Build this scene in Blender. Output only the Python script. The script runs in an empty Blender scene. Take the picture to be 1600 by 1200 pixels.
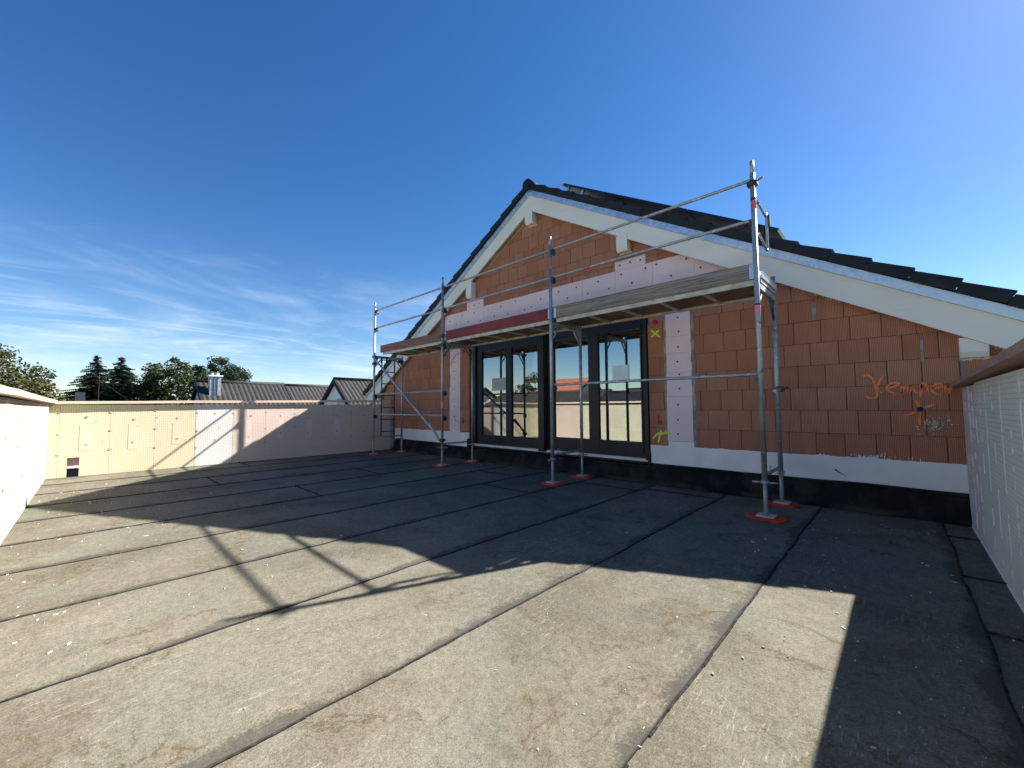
import bpy, math, random
from mathutils import Vector, Matrix, noise

random.seed(7)
R = math.radians
scene = bpy.context.scene
COL = scene.collection

# ------------------------------------------------------------------ camera
EYE = 1.085                                            # camera height above the roof terrace
cam_d = bpy.data.cameras.new('camera')
cam_d.sensor_fit = 'HORIZONTAL'; cam_d.sensor_width = 36.0
cam_d.lens = 628.73 / 1600 * 36.0
cam_d.clip_start = 0.05; cam_d.clip_end = 2000
cam = bpy.data.objects.new('camera', cam_d); COL.objects.link(cam)
cam.matrix_world = Matrix(((0.7217, 0.0439, 0.6908, 0), (0.6922, -0.0367, -0.7208, 0),
                           (-0.0063, 0.9984, -0.0569, EYE), (0, 0, 0, 1)))
scene.camera = cam

# ------------------------------------------------------------------ sky, sun, exposure
SUN_AZ, SUN_EL = R(21.6), R(39.4)                      # azimuth from +Y towards +X
world = bpy.data.worlds.new('World'); scene.world = world
world.use_nodes = True
wn, wl = world.node_tree.nodes, world.node_tree.links
wn.clear()
w_out = wn.new('ShaderNodeOutputWorld'); w_bg = wn.new('ShaderNodeBackground')
w_sky = wn.new('ShaderNodeTexSky'); w_sky.sky_type = 'NISHITA'; w_sky.sun_disc = False
w_sky.sun_elevation = SUN_EL; w_sky.sun_rotation = SUN_AZ
w_sky.altitude = 450; w_sky.air_density = 1.0; w_sky.dust_density = 0.2; w_sky.ozone_density = 2.2
w_bg.inputs['Strength'].default_value = 0.05
w_hs = wn.new('ShaderNodeHueSaturation'); w_hs.inputs['Saturation'].default_value = 1.32; w_hs.inputs['Hue'].default_value = 0.506
wl.new(w_sky.outputs[0], w_hs.inputs['Color'])
# cirrus: streaky noise on a plane far overhead, low in the north-west
def wmath(op, a, b=None, c=None):
    n = wn.new('ShaderNodeMath'); n.operation = op
    for i, v in enumerate((a, b, c)):
        if v is None: continue
        if isinstance(v, (int, float)): n.inputs[i].default_value = v
        else: wl.new(v, n.inputs[i])
    return n.outputs[0]
def wrange(v, a, b, lo=0.0, hi=1.0):
    n = wn.new('ShaderNodeMapRange'); n.interpolation_type = 'SMOOTHSTEP'
    for i, x in zip((1, 2, 3, 4), (a, b, lo, hi)): n.inputs[i].default_value = x
    wl.new(v, n.inputs[0]); return n.outputs[0]
w_tc = wn.new('ShaderNodeTexCoord'); w_sep = wn.new('ShaderNodeSeparateXYZ')
wl.new(w_tc.outputs['Generated'], w_sep.inputs[0])
w_z = wmath('ADD', wmath('MAXIMUM', w_sep.outputs[2], 0.0), 0.10)
w_px = wmath('DIVIDE', w_sep.outputs[0], w_z); w_py = wmath('DIVIDE', w_sep.outputs[1], w_z)
def wcloud(rot, sx, sy, scale, detail, rough, dist, off):
    c = wn.new('ShaderNodeCombineXYZ'); wl.new(w_px, c.inputs[0]); wl.new(w_py, c.inputs[1])
    m = wn.new('ShaderNodeMapping'); m.inputs['Rotation'].default_value = (0, 0, rot)
    m.inputs['Scale'].default_value = (sx, sy, 1); m.inputs['Location'].default_value = off
    wl.new(c.outputs[0], m.inputs[0])
    n = wn.new('ShaderNodeTexNoise'); n.inputs['Scale'].default_value = scale
    n.inputs['Detail'].default_value = detail; n.inputs['Roughness'].default_value = rough
    n.inputs['Distortion'].default_value = dist
    wl.new(m.outputs[0], n.inputs['Vector']); return n.outputs[0]
c1 = wrange(wcloud(R(14), 0.75, 0.42, 0.62, 7, 0.56, 2.0, (3.1, 1.7, 0)), 0.38, 0.80)
c2 = wrange(wcloud(R(-24), 1.35, 0.6, 1.3, 8, 0.62, 2.6, (0.4, 5.2, 0)), 0.42, 0.84)
c3 = wmath('ADD', wmath('MULTIPLY', c1, 0.75), wmath('MULTIPLY', c2, 0.5))
up = wrange(w_sep.outputs[2], 0.36, 0.10)              # fades out above
az = wrange(wmath('ADD', wmath('MULTIPLY', w_sep.outputs[0], -0.83), wmath('MULTIPLY', w_sep.outputs[1], 0.35)), 0.35, 0.85)
cm = wmath('MINIMUM', wmath('MULTIPLY', wmath('MULTIPLY', c3, up), wmath('ADD', wmath('MULTIPLY', az, 0.9), 0.06)), 0.85)
w_mix = wn.new('ShaderNodeMixRGB'); w_mix.inputs[2].default_value = (6.0, 6.9, 8.0, 1)
wl.new(cm, w_mix.inputs[0]); wl.new(w_hs.outputs[0], w_mix.inputs[1])
wl.new(w_mix.outputs[0], w_bg.inputs[0]); wl.new(w_bg.outputs[0], w_out.inputs[0])

sun_d = bpy.data.lights.new('sun', 'SUN'); sun_d.energy = 4.4; sun_d.angle = R(0.53); sun_d.color = (1.0, 0.955, 0.89)
sun = bpy.data.objects.new('sun', sun_d); COL.objects.link(sun)
to_sun = Vector((math.sin(SUN_AZ) * math.cos(SUN_EL), math.cos(SUN_AZ) * math.cos(SUN_EL), math.sin(SUN_EL)))
sun.rotation_euler = to_sun.to_track_quat('Z', 'Y').to_euler(); sun.location = (20, 40, 40)

vs = scene.view_settings
vs.view_transform = 'Standard'; vs.look = 'None'; vs.gamma = 1.0; vs.exposure = 1.68; vs.use_curve_mapping = False
scene.render.engine = 'CYCLES'

# ------------------------------------------------------------------ materials
class Mat:
    """small node-graph helper"""
    def __init__(s, name, rough=0.7, metal=0.0, spec=0.4):
        s.m = bpy.data.materials.new(name); s.m.use_nodes = True
        s.n, s.l = s.m.node_tree.nodes, s.m.node_tree.links
        s.b = s.n['Principled BSDF']
        s.b.inputs['Roughness'].default_value = rough; s.b.inputs['Metallic'].default_value = metal
        s.b.inputs['Specular IOR Level'].default_value = spec
        s._c = None
    def coord(s, kind='Object'):
        if s._c is None: s._c = s.n.new('ShaderNodeTexCoord')
        return s._c.outputs[kind]
    def mapped(s, scale=(1, 1, 1), rot=(0, 0, 0), kind='Object', loc=(0, 0, 0)):
        m = s.n.new('ShaderNodeMapping'); m.inputs['Scale'].default_value = scale
        m.inputs['Rotation'].default_value = rot; m.inputs['Location'].default_value = loc
        s.l.new(s.coord(kind), m.inputs[0]); return m.outputs[0]
    def noise(s, scale, vec=None, detail=4, rough=0.55, dist=0.0):
        n = s.n.new('ShaderNodeTexNoise'); n.inputs['Scale'].default_value = scale
        n.inputs['Detail'].default_value = detail; n.inputs['Roughness'].default_value = rough
        n.inputs['Distortion'].default_value = dist
        s.l.new(vec if vec is not None else s.coord(), n.inputs['Vector']); return n.outputs[0]
    def rng(s, v, a, b, lo=0.0, hi=1.0, smooth=True):
        n = s.n.new('ShaderNodeMapRange')
        if smooth: n.interpolation_type = 'SMOOTHSTEP'
        for i, x in zip((1, 2, 3, 4), (a, b, lo, hi)): n.inputs[i].default_value = x
        s.l.new(v, n.inputs[0]); return n.outputs[0]
    def math(s, op, a, b=None):
        n = s.n.new('ShaderNodeMath'); n.operation = op
        for i, v in enumerate((a, b)):
            if v is None: continue
            if isinstance(v, (int, float)): n.inputs[i].default_value = v
            else: s.l.new(v, n.inputs[i])
        return n.outputs[0]
    def mix(s, f, a, b, mode='MIX'):
        n = s.n.new('ShaderNodeMixRGB'); n.blend_type = mode
        for i, v in enumerate((f, a, b)):
            if isinstance(v, (int, float)): n.inputs[i].default_value = v
            elif isinstance(v, tuple): n.inputs[i].default_value = (*v, 1)
            else: s.l.new(v, n.inputs[i])
        return n.outputs[0]
    def color(s, c):
        if isinstance(c, tuple): s.b.inputs['Base Color'].default_value = (*c, 1)
        else: s.l.new(c, s.b.inputs['Base Color'])
        return s
    def bump(s, h, strength=0.4, dist=0.01):
        n = s.n.new('ShaderNodeBump'); n.inputs['Strength'].default_value = strength
        n.inputs['Distance'].default_value = dist
        s.l.new(h, n.inputs['Height']); s.l.new(n.outputs[0], s.b.inputs['Normal']); return s
    def rough(s, v): s.l.new(v, s.b.inputs['Roughness']); return s
    def rand(s): return s.n.new('ShaderNodeObjectInfo').outputs['Random']
    def island(s): return s.n.new('ShaderNodeNewGeometry').outputs['Random Per Island']
    def sep(s, v):
        n = s.n.new('ShaderNodeSeparateXYZ'); s.l.new(v, n.inputs[0]); return n.outputs

M = {}
def simple(name, col, rough=0.7, metal=0.0, spec=0.4, var=0.18, scale=6.0, bump=0.0, bscale=60):
    m = Mat(name, rough, metal, spec)
    n = m.noise(scale, detail=5)
    d = tuple(c * (1 - var) for c in col); u = tuple(min(1, c * (1 + var)) for c in col)
    m.color(m.mix(m.rng(n, 0.3, 0.7), d, u))
    if bump: m.bump(m.noise(bscale, detail=3), bump, 0.004)
    M[name] = m.m; return m.m

# bitumen roofing with mineral granules
def floor_mat():
    m = Mat('bitumen', 0.92, 0, 0.08)
    uv = m.sep(m.coord('UV')); u = uv[0]
    big = m.noise(0.8, detail=6, rough=0.62, dist=0.4)
    med = m.noise(2.6, m.mapped(loc=(1, 3, 0)), 8, 0.68, 0.7)
    c = m.mix(m.rng(big, 0.36, 0.64), (0.128, 0.117, 0.088), (0.186, 0.172, 0.132))
    c = m.mix(m.rng(m.noise(1.3, m.mapped(loc=(9, 4, 0)), 6, 0.58, 0.4), 0.50, 0.62, 0, 0.6), c, (0.160, 0.162, 0.128))    # grey-green washed patches
    c = m.mix(m.rng(med, 0.46, 0.76, 0, 0.55), c, (0.108, 0.088, 0.055))                                                    # brown veil
    tide = m.noise(1.0, m.mapped(loc=(2, 7, 0)), 7, 0.62, 0.5)
    line = m.rng(m.math('ABSOLUTE', m.math('SUBTRACT', tide, 0.53)), 0.0, 0.011, 1, 0)
    c = m.mix(m.math('MULTIPLY', m.math('MULTIPLY', line, m.rng(med, 0.40, 0.58)), 0.6), c, (0.078, 0.056, 0.024))
    rust = m.rng(m.noise(0.6, m.mapped(loc=(5, 1, 3)), 4), 0.60, 0.72, 0, 0.5)
    c = m.mix(m.math('MULTIPLY', rust, m.rng(med, 0.45, 0.6)), c, (0.15, 0.088, 0.042))
    # fine pale scrapes and fibres running every way, in loose patches
    patch = m.rng(m.noise(1.7, m.mapped(loc=(4, 8, 2)), 4, 0.6), 0.42, 0.62, 0.15, 1.0)
    for rot, sc, th in ((0.45, 42, 0.665), (-0.75, 38, 0.67), (1.9, 50, 0.67), (1.15, 30, 0.68), (2.6, 60, 0.665)):
        s1 = m.noise(sc, m.mapped((1, 0.13, 1), (0, 0, rot)), 3, 0.55, 2.2)
        c = m.mix(m.math('MULTIPLY', patch, m.rng(s1, th - 0.03, th + 0.04, 0, 0.55)), c, (0.34, 0.31, 0.245))
    sp = m.noise(75, m.mapped(loc=(3, 3, 1)), 2, 0.5)
    c = m.mix(m.rng(sp, 0.72, 0.78, 0, 0.5), c, (0.36, 0.34, 0.28))                  # bare pale specks
    c = m.mix(m.rng(sp, 0.27, 0.21, 0, 0.6), c, (0.05, 0.045, 0.036))                # dark specks
    gr = m.noise(230, detail=2); g2 = m.noise(95, detail=3, rough=0.7); g3 = m.noise(24, detail=4, rough=0.6)
    gg = m.math('ADD', m.math('ADD', m.math('MULTIPLY', gr, 0.42), m.math('MULTIPLY', g2, 0.38)), m.math('MULTIPLY', g3, 0.20))
    c = m.mix(m.rng(gg, 0.36, 0.64, 0.0, 1.0, False), m.mix(1.0, c, (0.50, 0.50, 0.50), 'MULTIPLY'), m.mix(1.0, c, (1.45, 1.45, 1.45), 'MULTIPLY'))
    # bitumen bled out along the lap, wandering in width, broken up by the granules
    wob = m.noise(1.6, m.mapped((0.35, 1, 1)), 6, 0.66)
    band = m.math('SUBTRACT', m.rng(wob, 0.33, 0.70, -0.015, 0.125, False), m.math('ADD', u, m.math('MULTIPLY', m.math('SUBTRACT', g2, 0.5), 0.07)))
    c = m.mix(m.rng(band, -0.02, 0.035, 0, 0.66), c, (0.050, 0.047, 0.044))
    c = m.mix(m.rng(u, 0.010, 0.0, 0, 0.85), c, (0.03, 0.029, 0.03))
    m.color(c).bump(m.math('ADD', gg, m.math('MULTIPLY', m.noise(6, detail=3), 1.2)), 0.55, 0.005)
    M['bitumen'] = m.m
floor_mat()
def bead():
    m = Mat('bitumen_bead', 0.9, 0, 0.08)
    m.color(m.mix(m.rng(m.noise(40), 0.4, 0.7), (0.022, 0.021, 0.022), (0.06, 0.055, 0.055)))
    M['bitumen_bead'] = m.m
bead()
def upstand_mat():
    m = Mat('black_membrane', 0.7, 0, 0.12)
    c = m.mix(m.rng(m.noise(3.5, m.mapped((1, 1, 0.5)), 7, 0.65), 0.4, 0.7), (0.010, 0.010, 0.010), (0.040, 0.036, 0.029))
    z = m.sep(m.coord())[2]
    c = m.mix(m.math('MULTIPLY', m.rng(z, 0.07, 0.0, 0, 0.8), m.rng(m.noise(2.5), 0.4, 0.6)), c, (0.10, 0.085, 0.055))
    m.color(c).bump(m.noise(90), 0.25, 0.003); M['black_membrane'] = m.m
upstand_mat()

def brick_mat(name, a, b):
    m = Mat(name, 0.88, 0, 0.2)
    r = m.rand()
    c = m.mix(r, a, b)
    r2 = m.math('FRACT', m.math('MULTIPLY', r, 7.31))
    c = m.mix(m.rng(r2, 0.72, 0.95, 0, 0.5), c, (0.40, 0.15, 0.085))
    c = m.mix(m.rng(r2, 0.22, 0.04, 0, 0.5), c, (0.56, 0.27, 0.17))
    st = m.noise(7, m.mapped((1, 1, 0.12)), 5, 0.6)
    c = m.mix(m.rng(st, 0.35, 0.7, 0, 0.55), c, tuple(x * 0.72 for x in a))
    c = m.mix(m.rng(m.noise(3.1, detail=6), 0.55, 0.75, 0, 0.35), c, (0.47, 0.27, 0.18))
    w = m.n.new('ShaderNodeTexWave'); w.wave_type = 'BANDS'; w.bands_direction = 'X'
    w.inputs['Scale'].default_value = 24.0; w.inputs['Distortion'].default_value = 0.25
    m.l.new(m.coord(), w.inputs['Vector'])
    g = w.outputs['Fac']
    c = m.mix(m.rng(g, 0.42, 0.0, 0, 0.72), c, tuple(x * 0.42 for x in a))
    m.color(c).bump(g, 0.55, 0.006); M[name] = m.m
brick_mat('clay_brick', (0.51, 0.21, 0.122), (0.58, 0.255, 0.155))
simple('mortar', (0.30, 0.275, 0.24), 0.95, var=0.3, scale=9, bump=0.6)
simple('joint', (0.11, 0.055, 0.036), 0.95)
simple('white_mortar', (0.62, 0.56, 0.50), 0.95, var=0.25, scale=20, bump=0.5)
simple('white_coat', (0.80, 0.785, 0.75), 0.8, var=0.07, scale=2.2, bump=0.25, bscale=25)
def wood_paint():
    m = Mat('white_board', 0.6, 0, 0.4)
    c = m.mix(m.rng(m.noise(1.2, detail=5), 0.4, 0.75), (0.82, 0.775, 0.72), (0.76, 0.715, 0.64))
    gr = m.noise(9, m.mapped((0.25, 1, 3.5)), 5, 0.6)
    c = m.mix(m.rng(gr, 0.55, 0.75, 0, 0.35), c, (0.62, 0.57, 0.47))
    m.color(c).bump(gr, 0.15, 0.003); M['white_board'] = m.m
wood_paint()
simple('soffit_wood', (0.46, 0.37, 0.28), 0.75, var=0.2, scale=5)
def zinc():
    m = Mat('zinc', 0.38, 0.75, 0.5)
    v = m.n.new('ShaderNodeTexVoronoi'); v.inputs['Scale'].default_value = 28; m.l.new(m.coord(), v.inputs['Vector'])
    s = m.sep(v.outputs['Color'])[0]
    m.color(m.mix(s, (0.44, 0.49, 0.55), (0.62, 0.67, 0.72))).rough(m.rng(s, 0, 1, 0.28, 0.5)); M['zinc'] = m.m
zinc()
simple('roof_tile', (0.019, 0.021, 0.027), 0.6, 0, 0.22, var=0.3, scale=3)
simple('pv_black', (0.008, 0.009, 0.013), 0.25, 0, 0.5)
simple('aluminium', (0.72, 0.73, 0.74), 0.35, 0.8)
simple('anthracite', (0.014, 0.015, 0.018), 0.45, 0, 0.3, var=0.1)
simple('black_rubber', (0.012, 0.012, 0.013), 0.7)
simple('sill_white', (0.66, 0.66, 0.64), 0.55, var=0.08)
simple('room', (0.16, 0.15, 0.14), 0.9)
def glass():
    m = Mat('glass', 0.02); n, l = m.n, m.l
    out = n['Material Output']; n.remove(m.b)
    g = n.new('ShaderNodeBsdfGlossy'); g.inputs['Roughness'].default_value = 0.0; g.inputs['Color'].default_value = (0.93, 0.97, 0.95, 1)
    t = n.new('ShaderNodeBsdfTransparent'); t.inputs['Color'].default_value = (0.42, 0.46, 0.45, 1)
    f = n.new('ShaderNodeFresnel'); f.inputs['IOR'].default_value = 1.5
    a = n.new('ShaderNodeMath'); a.operation = 'MULTIPLY_ADD'; a.inputs[1].default_value = 1.0; a.inputs[2].default_value = 0.28
    l.new(f.outputs[0], a.inputs[0])
    mx = n.new('ShaderNodeMixShader'); l.new(a.outputs[0], mx.inputs[0]); l.new(t.outputs[0], mx.inputs[1]); l.new(g.outputs[0], mx.inputs[2])
    l.new(mx.outputs[0], out.inputs[0]); M['glass'] = m.m
glass()
def foam_board(name, col, grid=True, axis='Y', cell=0.0285, dark=0.25):
    m = Mat(name, 0.85, 0, 0.25)
    c = m.mix(m.rng(m.noise(1.4, detail=5), 0.35, 0.7), tuple(x * 0.93 for x in col), tuple(min(1, x * 1.05) for x in col))
    c = m.mix(m.rng(m.noise(14, detail=4), 0.62, 0.75, 0, 0.35), c, tuple(x * 0.8 for x in col))
    if grid:                                                    # embossed waffle, shade in the grooves painted dark
        s = m.sep(m.coord())
        h = None
        for comp, k in ((0 if axis == 'X' else 1, 1.0), (2, 1.0)):
            f = m.math('FRACT', m.math('DIVIDE', s[comp], cell))
            d = m.math('MULTIPLY', m.math('ABSOLUTE', m.math('SUBTRACT', f, 0.5)), 2.0)
            g = m.rng(d, 0.72 if axis == 'X' else 0.80, 0.90, 0, k)
            h = g if h is None else m.math('MAXIMUM', h, g)
        c = m.mix(m.math('MULTIPLY', h, 1 - dark), c, tuple(x * y for x, y in zip(col, (0.62, 0.58, 0.46) if axis == 'Y' else (0.30, 0.285, 0.25))))
        m.bump(m.math('MULTIPLY', h, -1.0), 0.6, 0.004)
    else:
        m.bump(m.noise(60), 0.15, 0.003)
    m.color(c); M[name] = m.m
for ax in 'XY':
    foam_board('cream_board_' + ax, (0.70, 0.635, 0.44), True, ax)
    foam_board('white_board_' + ax, (0.70, 0.695, 0.655), True, ax)
    foam_board('rose_board_' + ax, (0.70, 0.565, 0.485), True, ax)
foam_board('brightened_board_Y', (0.80, 0.77, 0.655), True, 'Y', dark=0.5)  # cream boards again, colour brightened against the shade on the right wall
foam_board('brightened_rose_board_Y', (0.80, 0.69, 0.645), True, 'Y', dark=0.5)  # rose boards likewise, brightened in colour for the shaded wall
for nm, cc in (('cream_board_X', (0.64, 0.60, 0.46)), ('rose_board_X', (0.66, 0.52, 0.44))):  # left wall copies, colour darkened against the full sun there
    bpy.data.materials.remove(M[nm]); foam_board(nm, cc, True, 'X', dark=0.2)
foam_board('pink_board', (0.86, 0.655, 0.655), False)
foam_board('rose_flat', (0.70, 0.565, 0.485), False)
foam_board('label_field', (0.655, 0.595, 0.42), False)
simple('anchor_grey', (0.40, 0.38, 0.35), 0.7, var=0.35, scale=25)
simple('anchor_pale', (0.56, 0.52, 0.45), 0.7, var=0.35, scale=25)
simple('hole_dark', (0.035, 0.028, 0.028), 0.9)
def coping_wood(name, a, b):
    m = Mat(name, 0.7, 0, 0.3)
    gr = m.noise(3.0, m.mapped((1, 1, 8)), 6, 0.65, 0.6)
    m.color(m.mix(m.rng(gr, 0.35, 0.7), a, b)).bump(gr, 0.2, 0.004); M[name] = m.m
coping_wood('pale_coping', (0.62, 0.46, 0.33), (0.73, 0.58, 0.45))
coping_wood('brown_coping', (0.36, 0.20, 0.15), (0.47, 0.30, 0.23))
def galv():
    m = Mat('galvanised', 0.45, 0.55, 0.5)
    n1 = m.noise(6, m.mapped((1, 1, 0.5)), 6, 0.65)
    c = m.mix(m.rng(n1, 0.35, 0.7), (0.33, 0.345, 0.355), (0.50, 0.505, 0.50))
    c = m.mix(m.rng(m.noise(23, detail=5), 0.58, 0.66, 0, 0.8), c, (0.70, 0.68, 0.63))
    c = m.mix(m.rng(m.noise(13, detail=5), 0.61, 0.70, 0, 0.75), c, (0.15, 0.115, 0.09))
    m.color(c).rough(m.rng(n1, 0.3, 0.7, 0.35, 0.6)); M['galvanised'] = m.m
galv()
simple('deck_steel', (0.52, 0.49, 0.42), 0.6, 0.1, var=0.2, scale=9)
simple('deck_ply', (0.17, 0.115, 0.08), 0.85, var=0.4, scale=4)
simple('red_paint', (0.20, 0.022, 0.022), 0.55, var=0.2, scale=4)
def old_wood(name, a, b):
    m = Mat(name, 0.85, 0, 0.2)
    gr = m.noise(4.0, m.mapped((0.5, 1, 14)), 6, 0.7, 0.8)
    c = m.mix(m.rng(gr, 0.35, 0.68), a, b)
    c = m.mix(m.rng(m.noise(5, detail=5), 0.6, 0.72, 0, 0.5), c, tuple(x * 0.45 for x in a))
    m.color(c).bump(gr, 0.4, 0.004); M[name] = m.m
old_wood('grey_wood', (0.17, 0.14, 0.115), (0.36, 0.315, 0.27))
old_wood('red_worn_wood', (0.17, 0.075, 0.062), (0.33, 0.185, 0.155))
simple('coupler_dark', (0.07, 0.075, 0.085), 0.5, 0.5, var=0.3, scale=20)
simple('pad_red', (0.46, 0.045, 0.03), 0.65, var=0.25, scale=9)
simple('tape_red', (0.62, 0.12, 0.11), 0.6, var=0.25, scale=40)
simple('tape_pink', (0.75, 0.27, 0.32), 0.6, var=0.2, scale=60)
simple('white_plate', (0.8, 0.8, 0.78), 0.4)
def spray(name, col):
    m = Mat(name, 0.8)
    if 'spray' in name: m.l.new(m.rng(m.noise(150, detail=4, rough=0.7), 0.28, 0.42), m.b.inputs['Alpha'])
    m.color(m.mix(m.rng(m.noise(25, detail=4), 0.45, 0.72, 0, 0.6), col, tuple(x * 0.6 for x in col))); M[name] = m.m
spray('spray_orange', (1.0, 0.25, 0.07)); spray('spray_yellow', (0.72, 0.86, 0.06)); spray('box_red', (0.50, 0.035, 0.02))
simple('paper_dimmed', (0.40, 0.43, 0.38), 0.7, var=0.1)  # paper darkened in colour to look dim behind the glass
simple('paper', (0.78, 0.86, 0.80), 0.6, var=0.05)
simple('wire_grey', (0.32, 0.28, 0.24), 0.6); simple('wire_black', (0.02, 0.02, 0.02), 0.5)
simple('chip', (0.62, 0.59, 0.50), 0.9, var=0.3, scale=30)
simple('render_white', (0.84, 0.83, 0.81), 0.9, var=0.05, scale=2)
simple('grey_tiles', (0.028, 0.026, 0.025), 0.7, var=0.3, scale=5)
simple('grey_tiles_pale', (0.034, 0.031, 0.030), 0.7, var=0.3, scale=5)
simple('orange_tiles', (0.36, 0.13, 0.07), 0.8, var=0.3, scale=5)
simple('far_window', (0.25, 0.27, 0.31), 0.25); simple('shutter_grey', (0.45, 0.46, 0.48), 0.7)
simple('steel_bright', (0.66, 0.68, 0.70), 0.3, 0.7)
simple('chimney_brick', (0.13, 0.07, 0.055), 0.9)
simple('bark', (0.075, 0.055, 0.04), 0.95, var=0.3, bump=0.5)
simple('grass', (0.07, 0.10, 0.035), 0.95, var=0.35, scale=0.3)
simple('plaster_grey', (0.5, 0.49, 0.47), 0.9)
def leaf(name, a, b, c2):
    m = Mat(name, 0.6, 0, 0.3)
    r = m.island()
    c = m.mix(r, a, b)
    c = m.mix(m.rng(m.noise(0.55, detail=3), 0.45, 0.65, 0, 0.7), c, c2)
    m.color(c)
    tr = m.n.new('ShaderNodeBsdfTranslucent'); m.l.new(c, tr.inputs['Color'])
    mx = m.n.new('ShaderNodeMixShader'); mx.inputs[0].default_value = 0.28
    m.l.new(m.b.outputs[0], mx.inputs[1]); m.l.new(tr.outputs[0], mx.inputs[2])
    m.l.new(mx.outputs[0], m.n['Material Output'].inputs[0]); M[name] = m.m
leaf('leaf_autumn', (0.075, 0.075, 0.022), (0.04, 0.052, 0.017), (0.10, 0.068, 0.024))
leaf('leaf_green', (0.050, 0.075, 0.025), (0.028, 0.05, 0.018), (0.07, 0.085, 0.03))
leaf('leaf_dark', (0.028, 0.045, 0.018), (0.018, 0.030, 0.013), (0.04, 0.05, 0.02))
leaf('needle', (0.022, 0.042, 0.026), (0.014, 0.028, 0.018), (0.034, 0.048, 0.024))

# ------------------------------------------------------------------ mesh helpers
BASE = {}                                              # world position of every Empty made below
class MB:
    def __init__(s): s.v, s.f, s.s, s.uv = [], [], [], {}
    def face(s, pts, smooth=False):
        i = len(s.v); s.v += [tuple(p) for p in pts]; s.f.append(tuple(range(i, i + len(pts)))); s.s.append(smooth)
    def box(s, x0, x1, y0, y1, z0, z1):
        i = len(s.v)
        s.v += [(x, y, z) for z in (z0, z1) for y in (y0, y1) for x in (x0, x1)]
        for q in ((0, 2, 3, 1), (4, 5, 7, 6), (0, 1, 5, 4), (2, 6, 7, 3), (0, 4, 6, 2), (1, 3, 7, 5)):
            s.f.append(tuple(i + k for k in q)); s.s.append(False)
        return s
    def hexa(s, p):                                    # 8 points, bottom 4 ccw then top 4
        i = len(s.v); s.v += [tuple(q) for q in p]
        for q in ((3, 2, 1, 0), (4, 5, 6, 7), (0, 1, 5, 4), (1, 2, 6, 5), (2, 3, 7, 6), (3, 0, 4, 7)):
            s.f.append(tuple(i + k for k in q)); s.s.append(False)
        return s
    def prism_y(s, poly, y0, y1):                      # polygon of (x,z), extruded along Y
        n = len(poly); i = len(s.v)
        s.v += [(x, y0, z) for x, z in poly] + [(x, y1, z) for x, z in poly]
        s.f.append(tuple(range(i, i + n))); s.f.append(tuple(range(i + 2 * n - 1, i + n - 1, -1))); s.s += [False, False]
        for k in range(n):
            j = (k + 1) % n; s.f.append((i + j, i + k, i + n + k, i + n + j)); s.s.append(False)
        return s
    def prism_z(s, poly, z0, z1):
        n = len(poly); i = len(s.v)
        s.v += [(x, y, z0) for x, y in poly] + [(x, y, z1) for x, y in poly]
        s.f.append(tuple(range(i + n - 1, i - 1, -1))); s.f.append(tuple(range(i + n, i + 2 * n))); s.s += [False, False]
        for k in range(n):
            j = (k + 1) % n; s.f.append((i + k, i + j, i + n + j, i + n + k)); s.s.append(False)
        return s
    def tube(s, pts, r, n=10, cap=True, r2=None):
        pts = [Vector(p) for p in pts]; rings = []
        t0 = (pts[1] - pts[0]).normalized()
        up = Vector((0, 0, 1)) if abs(t0.z) < 0.9 else Vector((1, 0, 0))
        for k, p in enumerate(pts):
            a = pts[max(k - 1, 0)]; b = pts[min(k + 1, len(pts) - 1)]
            t = (b - a).normalized(); sx = t.cross(up).normalized(); sy = sx.cross(t)
            rr = r if r2 is None else r + (r2 - r) * k / (len(pts) - 1)
            i = len(s.v)
            s.v += [tuple(p + (sx * math.cos(2 * math.pi * q / n) + sy * math.sin(2 * math.pi * q / n)) * rr) for q in range(n)]
            rings.append(i)
        for a, b in zip(rings, rings[1:]):
            for q in range(n):
                w = (q + 1) % n; s.f.append((a + q, a + w, b + w, b + q)); s.s.append(True)
        if cap:
            s.f.append(tuple(rings[0] + q for q in range(n - 1, -1, -1))); s.f.append(tuple(rings[-1] + q for q in range(n))); s.s += [False, False]
        return s
    def disc_wall(s, c, nrm, r, th, n=12):             # short round plate standing on a wall
        c = Vector(c); nrm = Vector(nrm); s.tube([c, c + nrm * th], r, n); return s
    def build(s, name, mat, parent=None, smooth=None):
        o0 = Vector((0, 0, 0)); p = parent
        if p is not None:
            while p is not None:
                o0 += p.location; p = p.parent
        me = bpy.data.meshes.new(name)
        me.from_pydata([(x - o0.x, y - o0.y, z - o0.z) for x, y, z in s.v], [], s.f)
        me.polygons.foreach_set('use_smooth', [bool(q) for q in s.s] if smooth is None else [smooth] * len(s.f))
        me.materials.append(M[mat] if isinstance(mat, str) else mat)
        me.update()
        o = bpy.data.objects.new(name, me); COL.objects.link(o); o.parent = parent
        return o
def tag(o, label=None, cat=None, group=None, kind=None):
    for k, v in (('label', label), ('category', cat), ('group', group), ('kind', kind)):
        if v: o[k] = v
    return o
def empty(name, loc, label=None, cat=None, group=None):
    o = bpy.data.objects.new(name, None); COL.objects.link(o); o.location = loc; o.empty_display_size = 0.2
    return tag(o, label, cat, group)
def clip(poly, a, b, c):                               # keep a*x+b*z+c >= 0
    out = []
    for i, p in enumerate(poly):
        q = poly[(i + 1) % len(poly)]
        dp = a * p[0] + b * p[1] + c; dq = a * q[0] + b * q[1] + c
        if dp >= 0: out.append(p)
        if (dp >= 0) != (dq >= 0):
            t = dp / (dp - dq); out.append((p[0] + (q[0] - p[0]) * t, p[1] + (q[1] - p[1]) * t))
    return out
def area(poly): return 0.5 * abs(sum(p[0] * q[1] - q[0] * p[1] for p, q in zip(poly, poly[1:] + poly[:1])))
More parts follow.
